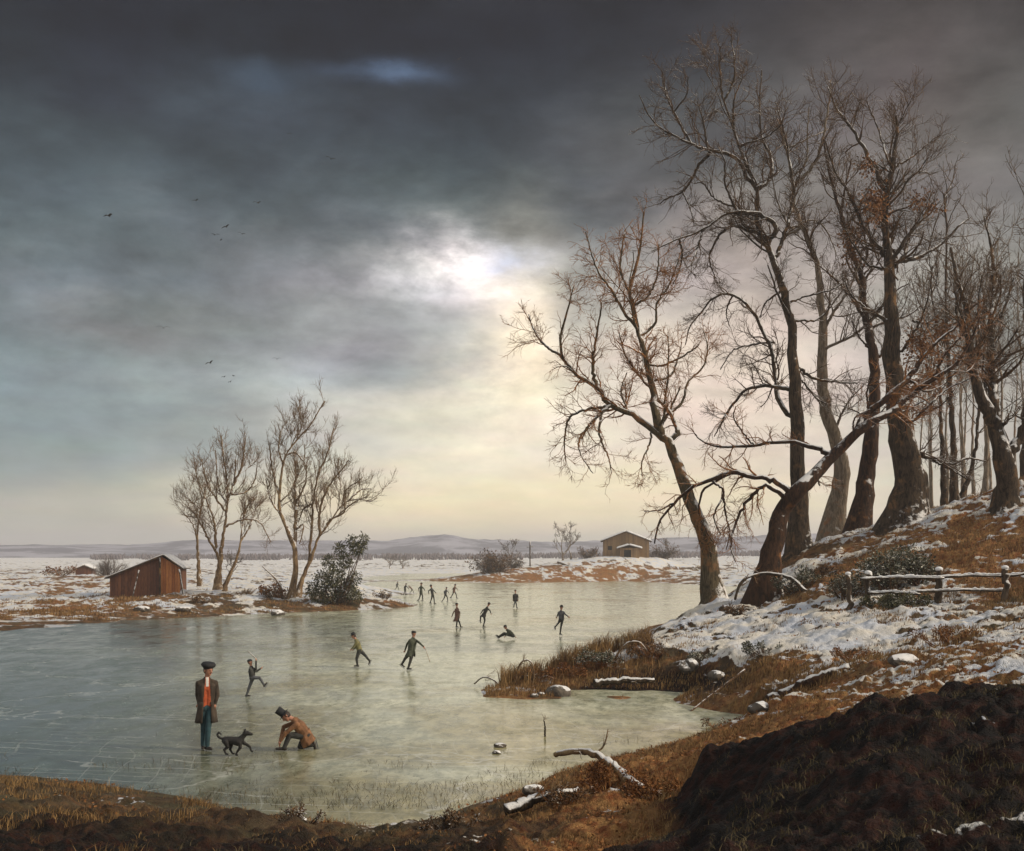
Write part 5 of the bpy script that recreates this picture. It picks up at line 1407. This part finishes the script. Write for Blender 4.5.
def person(label, base, J, face, H, coat, legs, hat=None, hatk='felt', skates=True, tails=None, lookd=None, group=None, vox=.011, vest=None, fat=1.0, fingers=True, stick=None, bag=None):
    """J: joints in metres from base: hip, neck, head, lk, la, rk, ra, le, lw, re, rw (x,y,z)"""
    root = empty('person', tuple(base), label, 'person', group)
    k = H / 1.75
    f = unit(face); f[2] = 0; f = unit(f)
    rt = np.array([f[1], -f[0], 0.0])                                # the person's right hand side
    hip, neck, head = (np.array(J[q], float) for q in ('hip', 'neck', 'head'))
    spine = unit(neck - hip)
    lat = unit(rt - spine * (rt @ spine))
    fr = unit(np.cross(spine, lat)); fr = fr if fr @ f > 0 else -fr
    sh = neck - spine * .05 * k
    ls, rs = sh - lat * .165 * k * fat - spine * .062 * k, sh + lat * .165 * k * fat - spine * .062 * k
    lh, rh = hip - lat * .085 * k, hip + lat * .085 * k
    B = []; SK, CO, LG, SH, HR = 0, 1, 2, 3, 4
    chest = sh - spine * .16 * k
    for sgn in (-1, 1):
        B.append((hip + lat * .055 * k * sgn, chest + lat * .075 * k * sgn, .105 * k * fat, .118 * k * fat, CO))
        B.append((hip + lat * .05 * k * sgn - spine * .03 * k, hip + lat * .05 * k * sgn, .11 * k, .11 * k, LG))
    B.append((chest, sh, .12 * k * fat, .09 * k, CO))
    B.append((ls, sh + spine * .015 * k, .052 * k, .056 * k, CO)); B.append((sh + spine * .015 * k, rs, .056 * k, .052 * k, CO))
    lk_ = unit(lookd if lookd is not None else face)
    hup = unit(head - neck + np.array([0, 0, .05]))
    lk_ = unit(lk_ - hup * (lk_ @ hup))
    hl = np.cross(hup, lk_)
    B.append((neck - spine * .02 * k, head - hup * .03 * k, .052 * k, .055 * k, SK))
    B.append((head - lk_ * .018 * k, head + hup * .03 * k - lk_ * .018 * k, .088 * k, .09 * k, HR))
    B.append((head + lk_ * .018 * k - hup * .02 * k, head + lk_ * .022 * k + hup * .03 * k, .076 * k, .078 * k, SK))
    B.append((head + lk_ * .045 * k - hup * .075 * k, head + lk_ * .04 * k - hup * .02 * k, .042 * k, .05 * k, SK))   # jaw
    B.append((head + lk_ * .095 * k + hup * .012 * k, head + lk_ * .112 * k - hup * .018 * k, .010 * k, .017 * k, SK))  # nose
    for sgn in (-1, 1):
        B.append((head + hl * .09 * k * sgn + hup * .012 * k, head + hl * .092 * k * sgn - hup * .02 * k, .016 * k, .012 * k, SK))
    foot = {}
    for sd, h0, kn, an in (('l', lh, 'lk', 'la'), ('r', rh, 'rk', 'ra')):
        kn = np.array(J[kn], float); an = np.array(J[an], float)
        B.append((h0, kn, .092 * k * fat, .064 * k, LG)); B.append((kn, an + (kn - an) * .1, .064 * k, .047 * k, LG))
        sh_ = unit(kn - an)
        fd = np.array(J.get('f' + sd, f), float); fd = unit(fd)
        B.append((an + (kn - an) * .1, an - fd * .02 * k, .042 * k, .042 * k, SH))
        B.append((an - fd * .035 * k, an + fd * .13 * k, .038 * k, .032 * k, SH)); B.append((an + fd * .12 * k, an + fd * .155 * k, .032 * k, .028 * k, SH))
        foot[sd] = (an, fd, sh_)
    for sd, s0, el, wr in (('l', ls, 'le', 'lw'), ('r', rs, 're', 'rw')):
        el = np.array(J[el], float); wr = np.array(J[wr], float)
        B.append((s0, el, .060 * k, .048 * k, CO)); B.append((el, wr, .048 * k, .036 * k, CO))
        d = unit(wr - el)
        p = unit(np.cross(d, f) + np.array([0, .01, .02])); q = np.cross(d, p)
        B.append((wr, wr + d * .05 * k, .030 * k, .034 * k, SK)); B.append((wr + d * .05 * k + p * .018 * k, wr + d * .05 * k - p * .018 * k, .026 * k, .026 * k, SK))
        if fingers:
            for m_, (o_, L_) in enumerate(((-.030, .062), (-.010, .075), (.011, .072), (.030, .056))):
                a0 = wr + d * .072 * k + p * o_ * k
                a1 = a0 + (d * .5 + q * .15) * L_ * k; a2 = a1 + (d * .32 + q * .34) * L_ * k
                B.append((a0, a1, .0095 * k, .0088 * k, SK)); B.append((a1, a2, .0088 * k, .0075 * k, SK))
            a0 = wr + d * .02 * k + p * .034 * k; a1 = a0 + (d * .7 + p * .6 + q * .25) * .045 * k
            B.append((a0, a1, .0125 * k, .011 * k, SK)); B.append((a1, a1 + (d * .8 + q * .3) * .03 * k, .011 * k, .009 * k, SK))
    key = None
    mats = [skin, coat, legs, shoe, hair]
    if vest is not None:
        mats.append(vest); mats.append(white)
        def key(c, mi):
            rel = c - np.array(hip); a = rel @ fr; l_ = rel @ lat; u_ = rel @ spine
            top_ = (neck - hip) @ spine
            w = .085 * k - .045 * k * np.clip(u_ / top_, 0, 1)
            front = (mi == CO) & (a > .05 * k) & (np.abs(l_) < w)
            mi = mi.copy(); mi[front] = 5
            mi[front & (u_ > top_ - .17 * k) & (np.abs(l_) < .028 * k)] = 6
            return mi
    fuse('body', B, vox, mats, root, key, smooth=3)
    for sgn in (-1, 1):
        eo = bmesh.new()
        q = head + lk_ * .094 * k + hl * .032 * k * sgn + hup * .022 * k
        bmesh.ops.create_uvsphere(eo, u_segments=8, v_segments=6, radius=.010 * k, matrix=__import__('mathutils').Matrix.Translation(Vector(q)))
        bm_obj('eye', eo, eyem, root, smooth=True)
    V, Fc = [], []
    capsule(V, Fc, head + lk_ * .088 * k - hup * .048 * k - hl * .018 * k, head + lk_ * .088 * k - hup * .048 * k + hl * .018 * k, .0075 * k, .0075 * k, 8, 2)
    me = bpy.data.meshes.new('mouth'); me.from_pydata([tuple(v) for v in V], [], Fc); me.materials.append(mouthm)
    o = bpy.data.objects.new('mouth', me); col.objects.link(o); o.parent = root
    if hat:
        V, Q = hat_mesh(hatk, k)
        Mx = np.stack([hl, lk_, hup], 0)
        V = V @ Mx + (head + hup * .075 * k - lk_ * .005 * k)
        me = np_mesh('hat', V, Q); me.materials.append(hat)
        o = bpy.data.objects.new('hat', me); col.objects.link(o); o.parent = root
        me.polygons.foreach_set('use_smooth', np.ones(len(me.polygons), dtype=bool))
    if tails:
        # coat skirt: an open cone from the waist down, split at the front, with thickness
        m_, drop, flare, sweep = tails
        n, mrow = 26, 8
        P = np.zeros((mrow, n, 3))
        for i in range(mrow):
            t = i / (mrow - 1)
            c = hip + spine * .09 * k * (1 - t) - np.array([0, 0, 1]) * drop * k * t + np.array(sweep) * k * t * t
            for j in range(n):
                a = -math.pi * .86 + 2 * math.pi * .86 * j / (n - 1)
                wv = 1 + .07 * math.sin(j * 1.5) * t
                r1, r2 = (.165 + flare * t) * k * wv * fat, (.13 + flare * .8 * t) * k * wv * fat
                P[i, j] = c + lat * math.sin(a) * r1 - fr * math.cos(a) * r2
        V = P.reshape(-1, 3)
        Vi = V - np.repeat(np.array([(hip)]), len(V), 0); Vi = V - .012 * k * np.stack([(q - (q @ spine) * spine) / (np.linalg.norm(q - (q @ spine) * spine) + 1e-6) for q in Vi])
        N0 = len(V); VV = np.vstack([V, Vi]); Q = []
        for i in range(mrow - 1):
            for j in range(n - 1):
                a = i * n + j; Q.append((a, a + 1, a + n + 1, a + n)); Q.append((N0 + a, N0 + a + n, N0 + a + n + 1, N0 + a + 1))
        for j in range(n - 1):
            Q.append((j, N0 + j, N0 + j + 1, j + 1)); a = (mrow - 1) * n + j; Q.append((a, a + 1, N0 + a + 1, N0 + a))
        for i in range(mrow - 1):
            a = i * n; Q.append((a, a + n, N0 + a + n, N0 + a)); a = i * n + n - 1; Q.append((a, N0 + a, N0 + a + n, a + n))
        me = np_mesh('coat_skirt', VV, np.array(Q)); me.materials.append(m_)
        o = bpy.data.objects.new('coat_skirt', me); col.objects.link(o); o.parent = root
        me.polygons.foreach_set('use_smooth', np.ones(len(me.polygons), dtype=bool))
    if skates:
        for sd in 'lr':
            an, fd, shn = foot[sd]
            dn = unit(-shn + fd * (shn @ fd))
            a = an - fd * .08 * k + dn * .045 * k; b = an + fd * .19 * k + dn * .045 * k
            bm = bmesh.new(); side = unit(np.cross(fd, dn)) * .004
            poly = [a, b, b + fd * .03 * k + dn * .002, b + fd * .02 * k + dn * .022 * k, b + dn * .03 * k, a + dn * .03 * k]
            v1 = [bm.verts.new(tuple(q + side)) for q in poly]; v2 = [bm.verts.new(tuple(q - side)) for q in poly]
            bm.faces.new(v1); bm.faces.new(v2[::-1])
            for i in range(6): bm.faces.new((v1[i], v2[i], v2[(i + 1) % 6], v1[(i + 1) % 6]))
            bm_obj('skate', bm, steel, root)
    return root

def zoomed(reg, pts, px, py, dys=None):
    """pixel joints -> metres from the foot point on the ice at (px,py)"""
    ox, oy, s = reg
    Y = CH * F / (py - HY)
    out = {}
    for k_, v in pts.items():
        if k_ in ('fl', 'fr'): out[k_] = v; continue
        x = ox + v[0] / s; y = oy + v[1] / s
        out[k_] = ((x - px) * Y / F, v[2] if len(v) > 2 else 0., (py - y) * Y / F)
    return out, np.array([(px - CX) / F * Y, Y, 0.0])

Z2 = (170, 640, 5.69); Z3 = (330, 570, 4.096)
# the standing man
J, b = zoomed(Z2, dict(hip=(208, 372, 0), neck=(210, 215, 0), head=(218, 172, -.02), lk=(222, 490, -.06), la=(216, 612, -.06), rk=(188, 490, .05), ra=(182, 612, .06),
                       le=(268, 312, .03), lw=(256, 362, .0), re=(152, 312, .05), rw=(162, 362, .03), fl=(.75, -.66, 0), fr=(.25, -.95, 0)), 205, 750)
person('man in brown coat, orange waistcoat and teal trousers standing with hands in his pockets', b, J, (.35, -.93, 0), 1.80, C['brown'], C['teal'], black, 'cap', False, (C['brown'], .36, .055, (-.02, .03, 0)), (.85, -.5, -.05), vox=.008, vest=C['red'], fat=1.05)
# the kneeling man
J, b = zoomed(Z2, dict(hip=(775, 545, .05), neck=(705, 450, 0), head=(662, 432, -.02), lk=(688, 535, -.14), la=(655, 612, -.14), rk=(735, 612, .12), ra=(815, 600, .12),
                       le=(668, 520, -.20), lw=(640, 565, -.17), re=(640, 500, .14), rw=(628, 572, -.02), fl=(-1, -.1, 0), fr=(.25, 0, -.97)), 295, 750)
person('kneeling man in tan coat and black top hat bending to fasten a skate', b, J, (-1, -.15, 0), 1.72, C['tan'], C['dark'], black, 'top', True, (C['tan'], .18, .03, (.06, 0, 0)), (-.8, -.35, -.5), vox=.008, fat=1.12)
# boy kicking a leg forward
J, b = zoomed(Z2, dict(hip=(468, 212, 0), neck=(462, 150, 0), head=(455, 125, 0), lk=(450, 268, .03), la=(434, 318, .03), rk=(512, 214, -.05), ra=(540, 258, -.05),
                       le=(492, 165, -.06), lw=(492, 118, -.05), re=(490, 180, .04), rw=(512, 165, .05), fl=(1, 0, 0), fr=(.6, 0, .75)), 246.5, 697)
boy_b = b
person('boy skating with one leg kicked forward and one arm raised', b, J, (1, -.2, 0), 1.22, C['dark'], C['grey'], black, 'felt', True, None, vox=.009, lookd=(.95, -.3, 0))
sk = [
  (dict(hip=(121, 328), neck=(106, 285, 0), head=(97, 270, 0), lk=(110, 362, -.06), la=(114, 392, -.06), rk=(143, 350, .06), ra=(162, 374, .06), le=(100, 312, -.15), lw=(90, 322, -.12), re=(112, 312, .15), rw=(96, 325, .1), fl=(-1, 0, 0), fr=(-.3, 0, -.9)), 358, 667.5, (-1, -.1, 0), 1.45, 'olive', 'dark', 'brim', 'skater in olive jacket and brimmed hat gliding left with one leg back', None),
  (dict(hip=(332, 338), neck=(341, 277, 0), head=(343, 260, 0), lk=(330, 372, -.05), la=(320, 404, -.05), rk=(308, 362, .06), ra=(293, 388, .06), le=(366, 296, -.12), lw=(384, 312, -.14), re=(314, 305, .12), rw=(306, 330, .12), fl=(.9, -.3, 0), fr=(.6, 0, -.5)), 408.5, 670, (.8, -.5, 0), 1.5, 'green', 'dark', 'felt', 'skater in dark coat leaning with one arm stretched out to the right', (.16, .05, (-.05, 0, 0))),
  (dict(hip=(520, 195), neck=(520, 154, 0), head=(519, 141, 0), lk=(520, 214, -.05), la=(518, 232, -.05), rk=(530, 214, .06), ra=(535, 233, .06), le=(506, 172, .10), lw=(500, 188, .12), re=(532, 172, -.1), rw=(532, 188, -.1), fl=(.8, -.3, 0), fr=(.9, 0, 0)), 457, 627.5, (.8, -.4, 0), 1.4, 'rbrown', 'dark', 'felt', 'skater in long reddish brown coat standing in mid ice, left of the leaning one', (.28, .06, (-.10, 0, 0))),
  (dict(hip=(630, 184), neck=(645, 151, 0), head=(651, 139, 0), lk=(634, 208, -.05), la=(628, 230, -.05), rk=(617, 190, .07), ra=(616, 209, .07), le=(655, 165, -.1), lw=(660, 178, -.12), re=(626, 165, .1), rw=(618, 178, .12), fl=(1, -.1, 0), fr=(.4, 0, -.9)), 483.5, 627, (1, -.1, 0), 1.4, 'dark', 'dark', 'felt', 'skater all in black leaning forward to the right, beside the one in reddish coat', (.16, .04, (-.06, 0, 0))),
  (dict(hip=(748, 268), neck=(724, 244, 0), head=(718, 233, 0), lk=(712, 258, -.08), la=(688, 274, -.08), rk=(716, 264, .1), ra=(692, 276, .1), le=(728, 258, -.16), lw=(718, 270, -.2), re=(745, 256, .14), rw=(757, 273, .16), fl=(-.6, 0, .8), fr=(-.6, 0, .8)), 508, 639, (-1, -.2, 0), 1.45, 'green', 'dark', 'felt', 'boy in dark green sitting fallen on the ice', None),
  (dict(hip=(760, 124), neck=(759, 97, 0), head=(759, 86, 0), lk=(755, 138, -.05), la=(753, 151, -.05), rk=(763, 138, .06), ra=(765, 154, .06), le=(770, 108, -.08), lw=(770, 122, -.1), re=(750, 108, .08), rw=(750, 122, .1), fl=(-.5, -.8, 0), fr=(.5, -.8, 0)), 516, 608.5, (.1, -1, 0), 1.45, 'dark', 'grey', 'felt', 'dark skater standing upright on the far ice, furthest right of the middle', (.12, .03, (0, 0, 0))),
  (dict(hip=(948, 200), neck=(946, 166, 0), head=(948, 154, 0), lk=(946, 232, -.05), la=(942, 262, -.05), rk=(937, 216, .07), ra=(922, 234, .07), le=(962, 180, -.1), lw=(975, 190, -.12), re=(934, 182, .12), rw=(930, 192, .14), fl=(.7, -.6, 0), fr=(.2, 0, -.9)), 560.5, 636, (.5, -.8, 0), 1.45, 'grey', 'dark', 'brim', 'skater in grey jacket balancing with arms out, nearest the right bank', None),
]
for pts, px, py, fc, Hh, ct, lg, hk, lb, tl in sk:
    J, b = zoomed(Z3, pts, px, py)
    person(lb, b, J, fc, Hh, C[ct], C[lg], black, hk, True, (C[ct], *tl) if tl else None, vox=.012, fat=1.18)
far = [(397, 590.5, 1.1, 'tiny', 'dark'), (405, 595.5, 1.35, '', 'dark'), (412, 594, 1.0, '', 'rbrown'), (421, 601, 1.75, '', 'green'), (432.5, 604, 1.7, '', 'dark'), (445.5, 602, 1.4, '', 'grey'), (454, 598.5, 1.45, '', 'rbrown')]
labs = ['tiny far skater at the left end of the distant group', 'second small skater from the left in the distant group, slim and dark', 'stooping far skater in brown, third from the left', 'tallest dark green figure in the distant group on the ice', 'skater in black with elbows out right of the tallest distant figure',
        'grey far skater striding alone between the group in black and the brown one', 'far skater in brown coat at the right end of the distant group']
for i, ((px, py, Hh, _, ct), lb) in enumerate(zip(far, labs)):
    q = Hh / 1.6; r_ = random.Random(i); st = r_.uniform(.08, .28); ln = r_.uniform(-.12, .15)
    if i == 2: ln = -.4
    J = dict(hip=(0, 0, .82 * q), neck=(ln * q, 0, 1.33 * q), head=(ln * 1.25 * q, 0, 1.47 * q - abs(ln) * .2), lk=(st * q, -.05, .45 * q), la=(st * 1.2 * q, -.06, .07), rk=(-st * .6 * q, .05, .44 * q), ra=(-st * 1.6 * q, .06, .09),
             le=((ln + .22) * q, -.1, 1.08 * q), lw=((ln + .3 + .1 * (i == 4)) * q, -.12, .9 * q), re=((ln - .24) * q, .1, 1.08 * q), rw=((ln - .22) * q, .1, .85 * q))
    b = np.array([(px - CX) / F * CH * F / (py - HY), CH * F / (py - HY), 0.])
    person(lb, b, J, ((1, -.3, 0), (-1, -.3, 0))[i % 2], Hh, C[ct], C['dark'], black, ('brim', 'felt')[i % 2], True, (C[ct], .2, .05, (0, 0, 0)) if i in (1, 3, 6) else None, vox=.02, fingers=False, group='skaters in the distant group')

def stick(label, p0, p1, r=.012):
    P = np.array([p0 + (p1 - p0) * t for t in np.linspace(0, 1, 6)])
    root = np.array(P[0])
    me = tube_mesh('walking_stick', [((P - root)[None], np.full((1, 6), r), 6, .15)], caps=True)
    o = bpy.data.objects.new('walking_stick', me); col.objects.link(o); me.materials.append(M['bark_ochre']); o.location = tuple(root)
    return tag(o, label, 'stick')
Y = CH * F / (670 - HY)
stick('thin stick held out by the skater with the stretched arm', W(424.5, 646, Y - .14), W(430, 662, Y - .2))
Y = CH * F / (697 - HY)
stick('thin stick raised by the boy who kicks his leg forward', W(257, 659.5, Y - .05), W(248, 651, Y))

# the dog
def dog():
    ox, oy, s = Z2; py0, px0 = 756, 234.5
    Y = CH * F / (py0 - HY)
    q = lambda x, y, d=0.: np.array([(ox + x / s - px0) * Y / F, d, (py0 - (oy + y / s)) * Y / F])
    b = np.array([(px0 - CX) / F * Y, Y, 0.])
    root = empty('dog', tuple(b), 'small black dog trotting between the standing man and the kneeling man', 'dog')
    B = [(q(318, 572), q(350, 570), .072, .066, 0), (q(345, 570), q(388, 577), .062, .082, 0), (q(388, 575), q(402, 566), .08, .062, 0),
         (q(400, 565), q(424, 540), .055, .04, 0), (q(428, 532), q(440, 530), .047, .042, 0), (q(444, 533), q(464, 536), .034, .024, 0),
         (q(428, 520, -.03), q(424, 508, -.045), .018, .010, 0), (q(428, 520, .03), q(425, 508, .045), .018, .010, 0)]
    # tail curled up
    tl = [q(312, 565), q(292, 560), q(276, 552), q(268, 538), q(278, 525), q(290, 536)]
    for i in range(5): B.append((tl[i], tl[i + 1], .022 - .002 * i, .020 - .002 * i, 0))
    # hind legs: thigh, shank back to the hock, metatarsus, paw ; front legs
    for d, pts in ((-.055, [(322, 578), (332, 605), (312, 622), (322, 645), (332, 647)]), (.055, [(326, 578), (345, 602), (338, 625), (352, 648), (361, 649)])):
        r = (.052, .032, .020, .016, .017)
        for i in range(4): B.append((q(*pts[i], d), q(*pts[i + 1], d), r[i], r[i + 1], 0))
    for d, pts in ((-.05, [(398, 582), (404, 610), (388, 630), (378, 650), (386, 652)]), (.05, [(402, 580), (430, 595), (452, 610), (458, 632), (466, 636)])):
        r = (.042, .026, .019, .015, .016)
        for i in range(4): B.append((q(*pts[i], d), q(*pts[i + 1], d), r[i], r[i + 1], 0))
    B = [(a_, b_, ra_ * (1.22 if ra_ > .03 else 1.3), rb_ * (1.22 if ra_ > .03 else 1.3), 0) for a_, b_, ra_, rb_, _ in B]
    fur = mat_plain('dog_fur', (.012, .012, .012), .8, .5, 25, c2=(.022, .02, .018))
    fuse('body', B, .008, [fur], root, smooth=2)
    for sg in (-1, 1):
        e = bmesh.new()
        bmesh.ops.create_uvsphere(e, u_segments=8, v_segments=6, radius=.007, matrix=__import__('mathutils').Matrix.Translation(Vector(q(450, 526, .034 * sg))))
        bm_obj('eye', e, eyem, root, smooth=True)
dog()

# birds
M['bird'] = mat_plain('bird_black', (.012, .012, .014), .7, .3, 10)
def bird_mesh():
    V, Q = [], []
    B = [((-.2, 0, 0), (.12, 0, .01), .035, .055), ((.12, 0, .01), (.2, 0, .03), .05, .032), ((.2, 0, .03), (.27, 0, .02), .018, .006), ((-.2, 0, 0), (-.36, 0, -.01), .03, .02)]
    for a, b, ra, rb in B: capsule(V, Q, a, b, ra, rb, 8, 3)
    for sg in (-1, 1):
        secs = [(.03, .14, -.12, .03), (.2, .17, -.10, .15), (.36, .14, -.08, .18), (.52, .04, -.10, .13), (.66, -.08, -.14, .04)]
        off = len(V)
        for (yy, xf, xb, zz_) in secs:
            V += [np.array((xf, sg * yy, zz_)), np.array(((xf + xb) / 2, sg * yy, zz_ + .018)), np.array((xb, sg * yy, zz_)), np.array(((xf + xb) / 2, sg * yy, zz_ - .008))]
        for i in range(len(secs) - 1):
            for j in range(4):
                a = off + i * 4
                Q.append((a + j, a + (j + 1) % 4, a + 4 + (j + 1) % 4, a + 4 + j))
    me = bpy.data.meshes.new('bird'); me.from_pydata([tuple(v) for v in V], [], Q); me.materials.append(M['bird'])
    return me
bm_ = bird_mesh()
birds = [(108.6, 216, 13, 'black bird gliding alone at the far left of the sky'), (196, 200.5, 8, 'banking bird above the little flock on the left'), (258, 203, 11, 'bird flying right of the banking one, level with it'), (226, 227, 10, 'topmost bird of the tight flock of four on the left'),
         (215, 235, 9, 'leftmost bird of the tight flock of four'), (221, 240, 5, 'lowest and smallest bird of the tight flock of four'), (242, 234, 9, 'rightmost bird of the tight flock of four'), (289.5, 134, 6, 'small bird high up left of the larger soaring one'),
         (163.5, 328, 13, 'lone bird low over the left middle sky'), (210, 363, 11, 'upward tilted bird above the three specks low on the left'), (277, 359, 9, 'bird over the island, right of the tilted one'), (224, 377, 6, 'left one of three tiny birds above the island'),
         (230, 382, 5, 'lowest of three tiny birds above the island'), (233.5, 376, 5, 'right one of three tiny birds above the island'), (331, 159, 12, 'larger soaring bird with upswept wings high in the sky'), (459, 59, 6, 'highest bird, alone near the top of the sky')]
for i, (px, py, wpx, lb) in enumerate(birds):
    r_ = random.Random(i + 40)
    Y = min(1.32 * F / wpx * .85, 92)
    o = bpy.data.objects.new('bird', bm_); col.objects.link(o)
    o.location = tuple(W(px, py, Y)); o.scale = (wpx / 1.32 * Y / F,) * 3
    o.rotation_euler = (r_.uniform(-.3, .3), r_.uniform(-.15, .2), rad(90) + r_.uniform(-.6, .6) if wpx > 5 else r_.uniform(0, 6))
    tag(o, lb, 'bird', 'birds in the sky')

# ------------------------------------------------------------------ haze
def haze():
    bm = bmesh.new(); bmesh.ops.create_cube(bm, size=1)
    for v in bm.verts: v.co = Vector((v.co.x * 5600, v.co.y * 5600, -8 + (v.co.z + .5) * 62))
    m = bpy.data.materials.new('haze'); m.use_nodes = True
    nt = NT(m.node_tree); nt.n.clear()
    out = nt.new('ShaderNodeOutputMaterial'); v = nt.new('ShaderNodeVolumePrincipled')
    v.inputs['Color'].default_value = (.84, .83, .88, 1); v.inputs['Density'].default_value = .0006
    v.inputs['Anisotropy'].default_value = .2
    nt.l.new(v.outputs[0], out.inputs['Volume'])
    o = bm_obj('haze', bm, m); o['kind'] = 'stuff'
    tag(o, 'pale winter haze over the lake and the far shore', 'haze')
haze()
